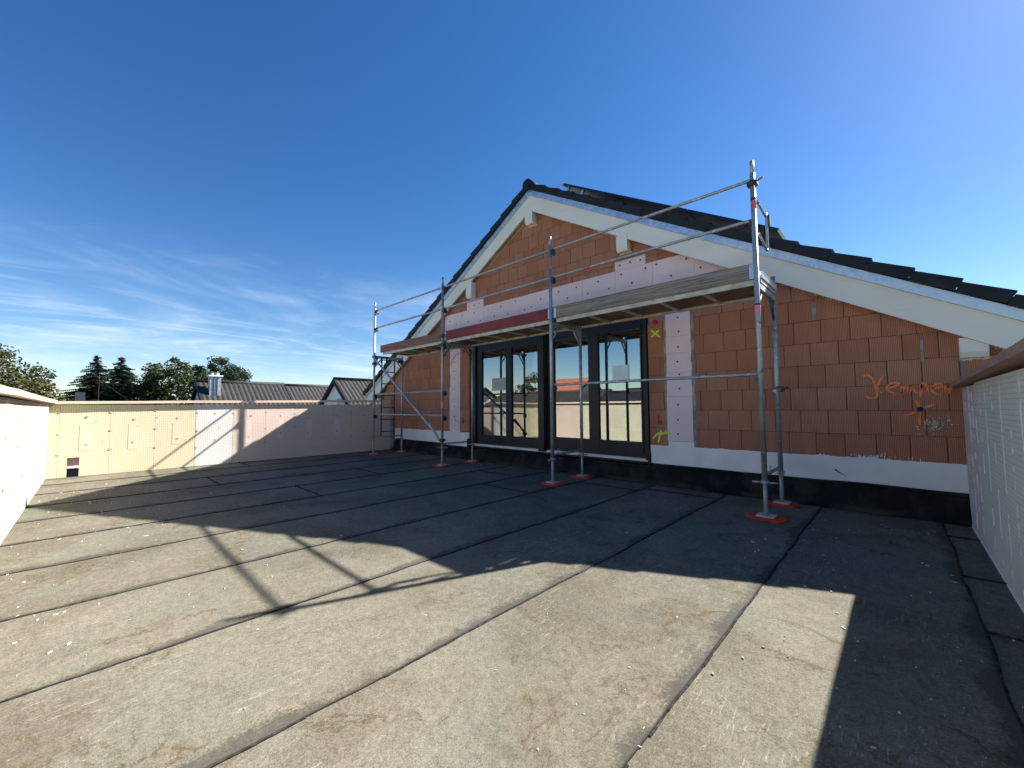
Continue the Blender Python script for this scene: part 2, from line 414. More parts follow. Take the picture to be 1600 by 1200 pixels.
def subtract(rects, h):
    out = []
    for (a, b, c, d) in rects:
        e, f, g, i = h
        if f <= a or e >= b or i <= c or g >= d: out.append((a, b, c, d)); continue
        if c < g: out.append((a, b, c, g))
        if i < d: out.append((a, b, i, d))
        lo, hi = max(c, g), min(d, i)
        if a < e: out.append((a, e, lo, hi))
        if f < b: out.append((f, b, lo, hi))
    return out

# ------------------------------------------------------------------ ground
g = MB()
n = 64
g.face([(900 * math.cos(2 * math.pi * k / n), 900 * math.sin(2 * math.pi * k / n), -3.3) for k in range(n)])
tag(g.build('ground', 'grass'), kind='structure')

# ------------------------------------------------------------------ roof terrace: slab, sheets, laps
XL, XR, YB, YF = -9.65, 0.43, -0.465, 5.567
fl = MB().box(XL - 0.05, XR + 0.05, YB - 0.05, YF - 0.02, -0.25, -0.012)
floor_o = tag(fl.build('terrace_floor', 'bitumen'), kind='structure')
SEAMS = [XL - 0.02, -8.86, -7.95, -7.03, -6.12, -5.19, -4.285, -3.36, -2.45, -1.547, -0.64, 0.245, XR + 0.03]
SPLIT = {0: 2.1, 1: 4.2, 2: 1.3, 3: 3.3, 4: 2.0, 5: 4.6, 6: 3.83, 7: 4.87, 8: 5.05, 9: None, 10: None, 11: (2.97, 3.83, 4.9)}
def wav(x, y, a=0.012): return a * (noise.noise((x * 3.1, y * 1.7, 0)) + 0.6 * noise.noise((x * 5.0, y * 7.0, 3.3)))
def sheet(i, ya, yb):
    xl, xr = SEAMS[i], SEAMS[i + 1]
    last = i == len(SEAMS) - 2
    m = MB(); uvs = []
    ny = max(2, int((yb - ya) / 0.06)); prof = [(-0.07, 0.0), (0.0, 0.0015), (0.25, 0.003), (0.5, 0.0035), (0.75, 0.0045), (0.92, 0.0065), (0.985, 0.0075), (1.0, 0.007), (1.0, -0.004)]
    rows = []
    for j in range(ny + 1):
        y = ya + (yb - ya) * j / ny; r = []
        for k, (t, z) in enumerate(prof):
            w = xr - xl
            ex = xr + (0 if last else wav(xr, y)); lx = xl + (wav(xl, y) if i > 0 else 0)
            x = lx - 0.07 if k == 0 else lx + (ex - lx) * t
            if i == 0 and k == 0: x = lx
            zz = z + (0.003 * noise.noise((x * 1.3, y * 1.3, 5)) if k not in (0, 8) else 0)
            if j == 0 and ya > YB + 0.1: zz += 0.004
            m.v.append((x, y, zz)); uvs.append((max(0.0, ex - x) if not last else 1.0, y)); r.append(len(m.v) - 1)
        rows.append(r)
    for a, b in zip(rows, rows[1:]):
        for k in range(len(prof) - 1):
            m.f.append((a[k], a[k + 1], b[k + 1], b[k])); m.s.append(k < 6)
    o = m.build('roofing_sheet', 'bitumen', floor_o)
    ul = o.data.uv_layers.new(name='UVMap')
    for lp in o.data.loops: ul.data[lp.index].uv = uvs[lp.vertex_index]
for i in range(len(SEAMS) - 1):
    cuts = SPLIT[i]; cuts = [] if cuts is None else (list(cuts) if isinstance(cuts, tuple) else [cuts])
    ys = [YB] + cuts + [YF - 0.06]
    for a, b in zip(ys, ys[1:]): sheet(i, a, b)
    xr = SEAMS[i + 1]
    if i < len(SEAMS) - 2:                             # squeezed-out bead at the lap
        m = MB(); run = []
        y = YB + 0.02
        while y < YF - 0.08:
            x = xr + wav(xr, y) + 0.003
            run.append((x, y, 0.004 + 0.003 * noise.noise((y * 9, xr, 1)))); y += 0.05
        for k, (p, q) in enumerate(zip(run, run[1:])):
            if noise.noise((p[1] * 2.2, xr * 4, 8)) < -0.42: continue
            w = (0.006 if xr > -1 else 0.0035) + 0.004 * noise.noise((p[1] * 11, xr, 2)) + 0.004 * noise.noise((p[1] * 2.3, xr, 6))
            if w > 0.001: m.tube([p, (q[0], q[1] + 0.004, q[2])], w, 6, False)
        m.build('lap_bead', 'bitumen_bead', floor_o)
    for c in cuts:
        m = MB(); xl = SEAMS[i]; pts = [(xl + (xr - xl) * k / 12, c + 0.012 * noise.noise((k * 0.7, c, i)), 0.006) for k in range(13)]
        for p, q in zip(pts, pts[1:]): m.tube([p, q], 0.008 + 0.004 * noise.noise((p[0] * 9, c, 1)), 6, False)
        m.build('lap_bead', 'bitumen_bead', floor_o)
# flakes of foam and plaster lying about
m = MB(); rnd = random.Random(3)
for k in range(400):
    t = rnd.random()
    if t < 0.35: x, y = rnd.uniform(-0.9, 0.4), rnd.uniform(0.9, 5.2)
    elif t < 0.75: x, y = rnd.uniform(-8.5, -2.5), -0.4 + abs(rnd.gauss(0, 0.7))
    else: x, y = rnd.uniform(XL + .1, 0.4), rnd.uniform(YB, 5.3)
    if y > 5.3: continue
    d = math.hypot(x, y)
    s_ = min(0.0014 * math.exp(rnd.gauss(0, 0.7)), 0.0055 if d > 2.4 else 0.0028); a = rnd.random() * 6.28; e = rnd.uniform(1.2, 4.0)
    p = [(x + s_ * (e * math.cos(a) * u - math.sin(a) * v), y + s_ * (e * math.sin(a) * u + math.cos(a) * v)) for u, v in ((-1, -0.5), (0.3, -0.8), (1, 0.2), (0.1, 0.7), (-0.7, 0.4))]
    m.prism_z(p, 0.003, 0.0085)
tag(m.build('debris_flakes', 'chip'), 'pale flakes of foam and plaster scattered over the terrace floor', 'debris', kind='stuff')

# ------------------------------------------------------------------ the brick house
house = empty('brick_house', (-4.75, 9.5, 0), 'unfinished brick gable house with dark tiled roof and wide glazed terrace door', 'house')
XA, T30 = -4.75, 0.577                                 # ridge position, roof slope
def rz(x, z0): return z0 - T30 * abs(x - XA)
def gable_clip(poly, z0):
    poly = clip(poly, T30, -1, z0 - T30 * XA)           # left slope:  z <= z0 + T30*(x-XA)
    return clip(poly, -T30, -1, z0 + T30 * XA) if poly else poly
DX0, DX1, DZ0, DZ1 = -6.57, -2.60, 0.285, 2.385         # door opening
# wall body behind the bricks
wall_o = None
m = MB()
for r in ((-10.35, DX0, -3.3, 6), (DX1, 1.45, -3.3, 6), (DX0, DX1, DZ1, 6), (DX0, DX1, -3.3, DZ0 - 0.06)):
    parts = [r]
    if r[0] < XA < r[1]: parts = [(r[0], XA, r[2], r[3]), (XA, r[1], r[2], r[3])]
    for q in parts:
        p = gable_clip([(q[0], q[2]), (q[1], q[2]), (q[1], q[3]), (q[0], q[3])], 4.96)
        if len(p) > 2: m.prism_y(p, 5.580, 5.86)
wall_o = m.build('facade_wall', 'joint', house)
# strips of insulation that interrupt the bricks
HOLES = [(-2.338, -1.972, 0.545, 2.62), (-7.275, -6.90, 0.56, 2.62), (-7.45, -1.25, 2.835, 3.178), (-6.672, -6.14, 3.178, 3.352),
         (-3.097, -2.594, 3.163, 3.325), (DX0 - 0.03, DX1 + 0.01, -1, DZ1 + 0.45), (-7.0, -6.57, -1, 0.57), (-7.3, -7.0, -1, 0.56)]
PUR = [(-6.480, 3.40, 3.73), (-4.775, 4.455, 4.70), (-2.913, 3.425, 3.67), (0.515, 1.508, 1.69)]
def zj(k): return 0.527 + 0.25 * k
full = None; BR = []
def put_brick(poly):
    global full
    x0, x1 = min(p[0] for p in poly), max(p[0] for p in poly); z0, z1 = min(p[1] for p in poly), max(p[1] for p in poly)
    dy = random.uniform(-0.0025, 0.0025)
    if len(poly) == 4 and abs((x1 - x0) - 0.2419) < 1e-3 and abs((z1 - z0) - 0.245) < 1e-3 and area(poly) > 0.0591:
        if full is None:
            b = MB(); w, h = 0.12095, 0.1225
            b.hexa([(-w, 0, -h), (w, 0, -h), (w, .05, -h), (-w, .05, -h), (-w, 0, h), (w, 0, h), (w, .05, h), (-w, .05, h)])
            me = bpy.data.meshes.new('brick'); me.from_pydata(b.v, [], b.f); me.materials.append(M['clay_brick']); full = me
        o = bpy.data.objects.new('brick', full); COL.objects.link(o); o.parent = wall_o
        o.location = Vector(((x0 + x1) / 2, 5.567 + dy, (z0 + z1) / 2)) - house.location
        o.rotation_euler = (random.uniform(-0.004, 0.004), 0, random.uniform(-0.006, 0.006))
    else:
        b = MB().prism_y(poly, 5.567 + dy, 5.617 + dy); b.build('brick', 'clay_brick', wall_o)
OFF = [0.067, 0.1847, 0.099, 0.1786]                    # joint phases read off the right-hand block
for k in range(0, 17):
    z0, z1 = zj(k), zj(k + 1)
    ph = OFF[k % 4] + (0 if k < 4 else random.uniform(-0.04, 0.04))
    x = ph - 0.2475 * 46
    while x < 1.45:
        w = 0.2475
        a, b = x + 0.0028, x + w - 0.0028
        x += w
        if a < -10.3 or b > 1.45: continue
        if b < -9.7 and z1 < 1.25: continue             # behind the end parapet
        if a > 0.50 and z1 < 1.2: continue              # behind the right parapet
        for r in [(a, b, z0 + 0.0025, z1 - 0.0025)]:
            rects = [r]
            for h in HOLES: rects = subtract(rects, h)
            for q in rects:
                if q[1] - q[0] < 0.012 or q[3] - q[2] < 0.012: continue
                segs = [q] if not q[0] < XA < q[1] else [(q[0], XA, q[2], q[3]), (XA, q[1], q[2], q[3])]
                for sg in segs:
                    p = gable_clip([(sg[0], sg[2]), (sg[1], sg[2]), (sg[1], sg[3]), (sg[0], sg[3])], 4.78)
                    if len(p) > 2 and area(p) > 0.0006: BR.append(p)
def br_size(p):
    cx = sum(q[0] for q in p) / len(p); cz = sum(q[1] for q in p) / len(p)
    if 2.385 < cz < 2.83 and cx > -8.5: return 0.0      # hidden by the scaffold deck
    return area(p) / (cx * cx + 31.0)
BR.sort(key=br_size, reverse=True)
for p in BR[:298]: put_brick(p)
mb = MB()
for p in BR[298:]: mb.prism_y(p, 5.567 + random.uniform(-0.0025, 0.0025), 5.617)
tag(mb.build('brick_pieces', 'clay_brick', wall_o), kind='stuff')
# rigid foam boards let into the facade
def board(x0, x1, z0, z1, mat='pink_board', y=5.562, clipz=None):
    p = [(x0, z0), (x1, z0), (x1, z1), (x0, z1)]
    if clipz: p = gable_clip(p, clipz)
    if len(p) > 2: MB().prism_y(p, y + random.uniform(-0.002, 0.002), 5.60).build('insulation_board', mat, house)
hs = [-7.45, -6.738, -6.133, -5.506, -4.915, -4.30, -3.70, -3.097, -2.497, -1.906, -1.609, -1.25]
for a, b in zip(hs, hs[1:]): board(a + 0.0015, b - 0.0015, 2.835, 3.178, clipz=4.74)
board(-6.672, -6.14, 3.182, 3.350); board(-3.097, -2.598, 3.180, 3.322)
zs = [0.60, 1.215, 1.545, 1.815, 2.05, 2.62]
for x0, x1 in ((-2.328, -1.982), (-7.265, -6.91)):
    for a, b in zip(zs, zs[1:]): board(x0 + random.uniform(-.006, .006), x1 + random.uniform(-.006, .006), a + 0.0012, b - 0.0012)
    board(x0, x1, 0.50, 0.598, 'white_coat', 5.560)
# rough mortar along the boards
def rough_strip(x, w, z0, z1, name='mortar_joint', mat='mortar', y=5.563):
    m = MB(); z = z0; L, Rr = [], []
    while z < z1:
        L.append((x - w * (0.5 + 0.45 * noise.noise((x, z * 9, 1)) + random.uniform(-.1, .1)), z)); Rr.append((x + w * (0.5 + 0.45 * noise.noise((x, z * 9, 7)) + random.uniform(-.1, .1)), z)); z += 0.03
    for (a, b), (c, d) in zip(zip(L, Rr), zip(L[1:], Rr[1:])):
        m.hexa([(a[0], y, a[1]), (b[0], y, b[1]), (b[0], 5.585, b[1]), (a[0], 5.585, a[1]), (c[0], y, c[1]), (d[0], y, d[1]), (d[0], 5.585, d[1]), (c[0], 5.585, c[1])])
    m.build(name, mat, house)
rough_strip(-2.343, 0.028, 0.55, 2.45); rough_strip(-1.965, 0.042, 0.54, 2.45); rough_strip(-7.28, 0.02, 0.56, 2.5); rough_strip(-6.895, 0.02, 0.56, 2.5)
rough_strip(-0.642, 0.05, 2.03, 2.25); rough_strip(0.448, 0.03, 1.2, 1.62); rough_strip(0.19, 0.022, 1.5, 1.72)
# the dark plugs in the boards
m = MB()
def plugs(pts, r=0.012, y=5.558):
    for x, z in pts: MB().disc_wall((x, y, z), (0, -1, 0), r, 0.003, 10).build('fixing_plug', 'hole_dark', house)
plugs([(-2.152, 2.306), (-2.14, 2.108), (-2.155, 1.897), (-2.17, 1.694), (-2.149, 1.516), (-2.155, 1.323), (-2.179, 1.104), (-2.185, 0.894), (-2.191, 0.702)])
plugs([(-7.112, 2.276), (-7.112, 2.089), (-7.111, 1.888), (-7.111, 1.716), (-7.11, 1.488), (-7.109, 1.275), (-7.109, 1.105), (-7.108, 0.878), (-7.085, 0.695)])
plugs([(-7.255, 3.03), (-6.821, 3.096), (-7.023, 2.927), (-6.626, 2.924), (-6.436, 3.088), (-6.233, 2.892), (-5.996, 3.081), (-5.622, 3.08), (-5.807, 2.917), (-5.427, 2.906), (-5.219, 3.108), (-4.99, 2.906), (-4.598, 3.038), (-4.815, 2.924), (-4.192, 3.084), (-3.817, 3.084), (-4.003, 2.935), (-3.593, 2.929), (-3.397, 3.088), (-3.203, 2.932), (-2.989, 3.107), (-2.596, 3.11), (-2.813, 2.938), (-2.431, 3.125), (-2.224, 2.908), (-2.008, 3.098), (-1.829, 2.928)], 0.0135)
plugs([(-6.604, 3.256), (-6.436, 3.254), (-6.272, 3.265), (-3.007, 3.255), (-2.836, 3.262), (-2.672, 3.252)], 0.0135)
# white base coat with a brushed, ragged upper edge
def base_coat(x0, x1, z0, ztop, tear):
    m = MB(); x = x0; pts = []
    while x <= x1 + 1e-6:
        e = 0.007 * noise.noise((x * 4, 2, 1)) + 0.005 * noise.noise((x * 23, 4, 1))
        for (tx, tw, th) in tear:
            d = abs(x - tx) / tw
            if d < 1: e += th * (1 - d) * random.random() ** 1.5
        pts.append((x, ztop + e)); x += 0.011
    pts[-1] = (x1, pts[-1][1])
    for p, q in zip(pts, pts[1:]):
        m.hexa([(p[0], 5.561, z0), (q[0], 5.561, z0), (q[0], 5.584, z0), (p[0], 5.584, z0), (p[0], 5.561, p[1]), (q[0], 5.561, q[1]), (q[0], 5.584, q[1]), (p[0], 5.584, p[1])])
    return m.build('base_coat', 'white_coat', house)
base_coat(DX1 + 0.012, XR + 0.01, 0.24, 0.532, [(-0.20, 0.16, 0.05), (-0.62, 0.10, 0.03), (-1.65, 0.12, 0.015)])
base_coat(-9.62, DX0 - 0.035, 0.22, 0.55, [(-9.3, 0.2, 0.03)])
m = MB(); rnd = random.Random(11)                      # brush spatter above the coat and the plaster splash by the mark
for k in range(46):
    x = -0.2 + rnd.gauss(0, 0.10); z = 0.545 + abs(rnd.gauss(0, 0.018)); s = rnd.uniform(0.0012, 0.003)
    m.box(x - s, x + s, 5.5615, 5.567, z - s * 5, z + s * 5)
tag(m.build('paint_spatter', 'white_coat', house), kind='stuff')
m = MB()
for k in range(150):
    x = 0.235 + rnd.gauss(0, 0.045); z = 0.895 + rnd.gauss(0, 0.028) + (x - 0.235) * 0.4
    if k > 105: x = 0.25 + rnd.gauss(0, 0.07); z = 0.84 + rnd.gauss(0, 0.06)
    s = rnd.uniform(0.0015, 0.008 if k < 105 else 0.004)
    p = [(x + s * rnd.uniform(.7, 1.8) * math.cos(t), z + s * math.sin(t)) for t in (0.2, 1.5, 2.8, 4.1, 5.2)]
    m.prism_y(p, 5.5615, 5.567)
tag(m.build('plaster_splash', 'white_mortar', house), kind='stuff')
m = MB()                                               # the scrape in the base coat
for k in range(7):
    x = -0.52 + k * 0.014; z = 0.388 - k * 0.0095; s = 0.015 * (1 - k / 8.5)
    m.prism_y([(x - s, z), (x, z - s * 0.6), (x + s, z - 0.004), (x + s * 0.2, z + s * 0.7)], 5.5585, 5.562)
m.build('scrape_mark', 'hole_dark', house)
# black sealing upstand in overlapping sheets
def upstand(x0, x1, ztop, dy=0.0, side=0):
    prof = [(5.556, ztop + 0.012), (5.534, ztop + 0.008), (5.533, ztop - 0.018), (5.541, ztop - 0.022), (5.531, ztop - 0.03), (5.497, 0.11), (5.466, 0.05), (5.43, 0.018), (5.38, 0.0085)]
    m = MB(); nx = max(2, int((x1 - x0) / 0.08)); rows = []
    for j in range(nx + 1):
        x = x0 + (x1 - x0) * j / nx; r = []
        for k, (y, z) in enumerate(prof):
            w = 0.006 * noise.noise((x * 2.5, k * 0.8, 3)); zt = 0.008 * noise.noise((x * 1.7, 9, 2)) if k < 5 else 0
            m.v.append((x, y + dy + (w if k > 3 else w * 0.4), z + zt + (dy * -0.4))); r.append(len(m.v) - 1)
        rows.append(r)
    for a, b in zip(rows, rows[1:]):
        for k in range(len(prof) - 1): m.f.append((a[k], b[k], b[k + 1], a[k + 1])); m.s.append(k > 3)
    m.build('upstand_sheet', 'black_membrane', house)
xs = [-9.55, -8.55, -7.55, -6.68, -5.7, -4.7, -3.68, -2.56, -1.52, -0.50, 0.16, XR + 0.02]
for i, (a, b) in enumerate(zip(xs, xs[1:])):
    zt = 0.262 if a > -2.6 else (0.225 if a > -6.7 else 0.235)
    if a < -8.0: zt = 0.268
    upstand(a - (0.05 if i else 0), b, zt, -0.004 * (i % 2) - (0.01 if -6.7 < a < -2.6 else 0))
# sprayed marks
def stroke(pts, r, mb, y=5.5605):
    P = [Vector((p[0], 0, p[1])) for p in pts]; Q = [P[0]]
    for i in range(len(P) - 1):                        # Catmull-Rom
        p0, p1, p2, p3 = P[max(i - 1, 0)], P[i], P[i + 1], P[min(i + 2, len(P) - 1)]
        for s in range(1, 7):
            t = s / 6; Q.append(0.5 * ((2 * p1) + (p2 - p0) * t + (2 * p0 - 5 * p1 + 4 * p2 - p3) * t * t + (3 * p1 - p0 - 3 * p2 + p3) * t ** 3))
    n = len(Q); L, Rr = [], []
    for i, q in enumerate(Q):
        t = (Q[min(i + 1, n - 1)] - Q[max(i - 1, 0)]).normalized(); nn = Vector((-t.z, 0, t.x))
        e = min(1, 0.35 + min(i, n - 1 - i) * 0.25); w = r * e * (1 + 0.25 * noise.noise((q.x * 40, q.z * 40, 1)))
        L.append(q + nn * w); Rr.append(q - nn * w)
    for i in range(n - 1):
        a, b, c, d = L[i], Rr[i], Rr[i + 1], L[i + 1]
        mb.hexa([(a.x, y, a.z), (b.x, y, b.z), (b.x, 5.566, b.z), (a.x, 5.566, a.z), (d.x, y, d.z), (c.x, y, c.z), (c.x, 5.566, c.z), (d.x, 5.566, d.z)])
KEMPER = [[(-0.253, 1.376), (-0.23, 1.392), (-0.208, 1.386), (-0.183, 1.352), (-0.167, 1.302), (-0.159, 1.247), (-0.154, 1.198), (-0.159, 1.164), (-0.185, 1.152), (-0.214, 1.155), (-0.246, 1.179)],
          [(-0.099, 1.382), (-0.118, 1.349), (-0.134, 1.31), (-0.15, 1.272)], [(-0.15, 1.272), (-0.138, 1.227), (-0.112, 1.202)],
          [(-0.073, 1.249), (-0.03, 1.262), (0.009, 1.284), (-0.001, 1.302), (-0.039, 1.298), (-0.07, 1.273), (-0.077, 1.244), (-0.06, 1.217), (-0.019, 1.197)],
          [(0.035, 1.274), (0.028, 1.241), (0.03, 1.196), (0.045, 1.24), (0.066, 1.275), (0.073, 1.249), (0.079, 1.199), (0.097, 1.238), (0.113, 1.261), (0.121, 1.219), (0.138, 1.187)],
          [(0.165, 1.287), (0.166, 1.236), (0.156, 1.152)], [(0.164, 1.231), (0.179, 1.286), (0.194, 1.292), (0.204, 1.253), (0.212, 1.208)],
          [(0.237, 1.238), (0.271, 1.241), (0.306, 1.249), (0.304, 1.274), (0.278, 1.282), (0.247, 1.256), (0.24, 1.219), (0.259, 1.189), (0.299, 1.177)],
          [(0.319, 1.268), (0.329, 1.23), (0.338, 1.187), (0.355, 1.225), (0.373, 1.255)]]
lt = empty('spray_lettering', (0, 0, 0), 'orange handwriting sprayed on the bricks'); lt.parent = house; lt.location = -house.location
for grp in ((0, 1, 2), (3,), (4,), (5, 6), (7,), (8,)):
    mb = MB()
    for i in grp: stroke(KEMPER[i], 0.0095 if i not in (5, 8) else 0.012, mb)
    mb.build('letter', 'spray_orange', lt)
def spray_mark(label, mat, strokes):
    e = empty('spray_mark', (0, 0, 0), label); e.parent = house; e.location = -house.location
    for k, (pts, r) in enumerate(strokes):
        mb = MB(); stroke(pts, r, mb, 5.5605 - 0.0008 * k); mb.build('spray_stroke', mat, e)
spray_mark('orange sprayed cross round a drill hole', 'spray_orange', [([(0.122, 1.127), (0.134, 1.097), (0.14, 1.06)], .0115), ([(0.261, 1.091), (0.219, 1.07), (0.177, 1.049)], .0115), ([(0.032, 0.97), (0.08, 0.99), (0.125, 1.011)], .0115), ([(0.148, 1.013), (0.142, 0.949), (0.141, 0.884)], .0115)])
MB().disc_wall((0.151, 5.5605, 1.038), (0, -1, 0), 0.023, 0.002, 12).build('drill_hole', 'hole_dark', house)
spray_mark('yellow-green sprayed cross beside the door top', 'spray_yellow', [([(-2.542, 2.191), (-2.47, 2.12), (-2.403, 2.061)], .012), ([(-2.41, 2.172), (-2.47, 2.13), (-2.535, 2.078)], .012)])
spray_mark('yellow-green sprayed scribble beside the door foot', 'spray_yellow', [([(-2.547, 0.615), (-2.50, 0.68), (-2.45, 0.70), (-2.395, 0.715)], .011), ([(-2.425, 0.75), (-2.45, 0.66), (-2.475, 0.565)], .011), ([(-2.45, 0.69), (-2.38, 0.70), (-2.36, 0.74)], .010), ([(-2.40, 0.70), (-2.35, 0.71), (-2.30, 0.70), (-2.29, 0.735)], .009)])
for x, z in ((-2.473, 2.287), (-6.777, 2.30)):
    b = MB().disc_wall((x, 5.566, z), (0, -1, 0), 0.036, 0.012, 14).disc_wall((x, 5.554, z), (0, -1, 0), 0.022, 0.006, 12).build('socket_box', 'box_red', house)
for x, z in ((-2.446, 0.854), (-6.797, 0.772)):
    MB().box(x - 0.028, x + 0.03, 5.552, 5.566, z - 0.03, z + 0.025).box(x - 0.02, x - 0.005, 5.55, 5.566, z + 0.025, z + 0.10).build('socket_box', 'box_red', house)
MB().tube([(-2.473, 5.55, 2.283), (-2.50, 5.545, 2.24), (-2.532, 5.54, 2.217), (-2.591, 5.545, 2.16), (-2.691, 5.56, 2.116)], 0.004, 6).build('cable', 'wire_grey', house)
MB().tube([(-6.80, 5.55, 2.28), (-6.95, 5.54, 2.26), (-7.06, 5.54, 2.22), (-7.15, 5.545, 2.15), (-7.22, 5.55, 2.06)], 0.004, 6).build('cable', 'wire_black', house)
MB().tube([(-6.82, 5.55, 0.76), (-6.95, 5.545, 0.77), (-7.06, 5.545, 0.80), (-7.07, 5.55, 0.90)], 0.0035, 6).build('cable', 'wire_black', house)
# ---- roof edge
def slope_strip(z_lo, z_hi, y0, y1, name, mat, xl=-11.0, xr=2.4):
    for side in (-1, 1):
        xe = xl if side < 0 else xr
        p = [(XA, z_lo), (XA, z_hi), (xe, rz(xe, z_hi)), (xe, rz(xe, z_lo))]
        MB().prism_y(p if side < 0 else p[::-1], y0, y1).build(name, mat, house)
slope_strip(4.70, 4.985, 5.455, 5.485, 'bargeboard', 'white_board')
slope_strip(4.73, 4.755, 5.487, 5.575, 'soffit_board', 'soffit_wood')
slope_strip(4.982, 5.085, 5.425, 5.4545, 'zinc_strip', 'zinc')
slope_strip(4.97, 5.09, 5.49, 14.0, 'roof_deck', 'soffit_wood')
roof = empty('roof', (0, 0, 0)); roof.parent = house
cs, sn = math.cos(R(30)), math.sin(R(30))
for side, n_t, off in ((1, 24, 0.02), (-1, 21, 0.0)):
    for i in range(n_t):
        # along-slope distance s, offset t normal to the slope, from the ridge line at z=5.075
        s0 = 0.05 + off + i * 0.3465; s1 = s0 + 0.362
        P = []
        for s, t in ((s0, 0.002), (s1 - 0.020, 0.012), (s1 - 0.017, 0.127), (s0 + 0.002, 0.096)):
            P.append((XA + side * (s * cs + t * sn), 5.085 - s * sn + t * cs))
        if side > 0: P = P[::-1]
        j = random.uniform(-0.003, 0.003)
        mm = MB().prism_y(P, 5.388 + j + 0.004 * (i % 2), 5.418)
        Q = []                                        # the tile's flat behind the verge flap
        for s, t in ((s0, 0.070), (s1 - 0.014, 0.105), (s1 - 0.014, 0.1245), (s0 + 0.002, 0.096)):
            Q.append((XA + side * (s * cs + t * sn), 5.085 - s * sn + t * cs))
        if side > 0: Q = Q[::-1]
        mm.prism_y(Q, 5.4185, 5.70)
        mm.build('verge_tile', 'roof_tile', roof)
slope_strip(5.10, 5.185, 5.705, 14.0, 'roof_tiles', 'roof_tile')
mm = MB()
for k in range(20):
    y0 = 5.375 + k * 0.42
    mm.tube([(XA, y0, 5.165), (XA, y0 + 0.44, 5.155)], 0.105 - 0.004 * (k % 2), 12)
mm.build('ridge_cap', 'roof_tile', house)
for (x, z0, z1) in PUR:
    mm = MB(); w = 0.088
    yf = 5.488 if x > 0 else 5.444
    p = [(yf, z0 + 0.05), (yf + 0.03, z0), (5.62, z0), (5.62, z1), (yf, z1)]
    i = len(mm.v)
    for xx in (x - w, x + w): mm.v += [(xx, y, z) for y, z in p]
    mm.f += [(4, 3, 2, 1, 0), (5, 6, 7, 8, 9)] + [(k, (k + 1) % 5, 5 + (k + 1) % 5, 5 + k) for k in range(5)]; mm.s += [False] * 7
    mm.build('purlin', 'white_board', house)
    mb = MB(); 
    for k in range(16):
        xx = x - 0.15 + k * 0.02; h = 0.012 + 0.012 * random.random()
        if abs(xx - x) < 0.10: mb.box(xx, xx + 0.022, 5.560 + random.uniform(0, .003), 5.58, z0 - h, z0 - 0.001)
    mb.build('mortar_joint', 'white_mortar', house)
def teeth(x0, x1, z0, h=0.045):
    mb = MB(); x = x0
    while x < x1:
        hh = h * random.uniform(0.6, 1.1); zt = rz(x, z0) - 0.004
        mb.prism_y([(x, zt - hh), (x + 0.013, zt - hh - 0.005), (x + 0.013, zt - 0.008), (x, zt)], 5.5605, 5.569); x += 0.022
    mb.build('mortar_teeth', 'white_mortar', house)
teeth(-1.30, -1.13, 4.74); teeth(-0.93, -0.42, 4.74); teeth(0.62, 1.2, 4.74); teeth(-4.35, -3.75, 4.72, 0.02); teeth(-3.45, -3.05, 4.72, 0.03); teeth(-2.7, -2.0, 4.735, 0.03); teeth(-7.2, -6.6, 4.72, 0.012)
mb = MB(); x = -6.1
while x < -5.0:
    mb.prism_y([(x, rz(x, 4.70) - 0.012), (x + 0.1, rz(x + 0.1, 4.70) - 0.014 - random.random() * 0.008), (x + 0.1, rz(x + 0.1, 4.70)), (x, rz(x, 4.70))], 5.561, 5.57); x += 0.1
mb.build('mortar_joint', 'white_mortar', house)
# ---- terrace door
door = empty('terrace_door', (0, 0, 0)); door.parent = house
FY = 5.600
for q in ((DX0, DX0 + 0.06), (DX1 - 0.025, DX1)): MB().box(q[0], q[1], 5.575, 5.66, DZ0, DZ1).build('reveal', 'black_rubber', door)
fr = MB()
fr.box(-6.44, -2.625, FY, 5.68, DZ1 - 0.085, DZ1 - 0.002)          # head
fr.box(-6.44, -2.625, FY, 5.68, DZ0 + 0.045, DZ0 + 0.115)          # threshold
fr.box(-6.44, -6.36, FY, 5.68, DZ0 + 0.115, DZ1 - 0.085); fr.box(-2.70, -2.625, FY, 5.68, DZ0 + 0.115, DZ1 - 0.085)
fr.build('frame', 'anthracite', door)
gr_ = MB()
for x, w, y0 in ((-6.50, 0.055, 5.535), (-6.425, 0.035, 5.56)):
    gr_.box(x, x + w, y0, FY - 0.001, DZ0 + 0.03, DZ1)
gr_.build('guide_rail', 'anthracite', door)
MB().box(-6.455, -6.435, 5.566, FY - 0.002, DZ0 + 0.2, DZ1).build('guide_rail', 'steel_bright', door)
MB().box(-4.635, -4.50, 5.498, FY - 0.001, DZ0 + 0.015, DZ1 - 0.001).build('guide_rail', 'anthracite', door)
MB().box(-4.498, -4.482, 5.53, FY - 0.001, DZ0 + 0.015, DZ1 - 0.001).build('guide_rail', 'black_rubber', door)
MB().box(-2.655, -2.603, 5.54, FY - 0.001, DZ0 + 0.02, DZ1).build('guide_rail', 'anthracite', door)
LEAVES = [(-6.355, -5.455, 5.590), (-5.45, -4.60, 5.584), (-4.48, -3.535, 5.590), (-3.53, -2.705, 5.584)]
GL = [(-6.225, -5.527), (-5.368, -4.652), (-4.335, -3.628), (-3.442, -2.722)]
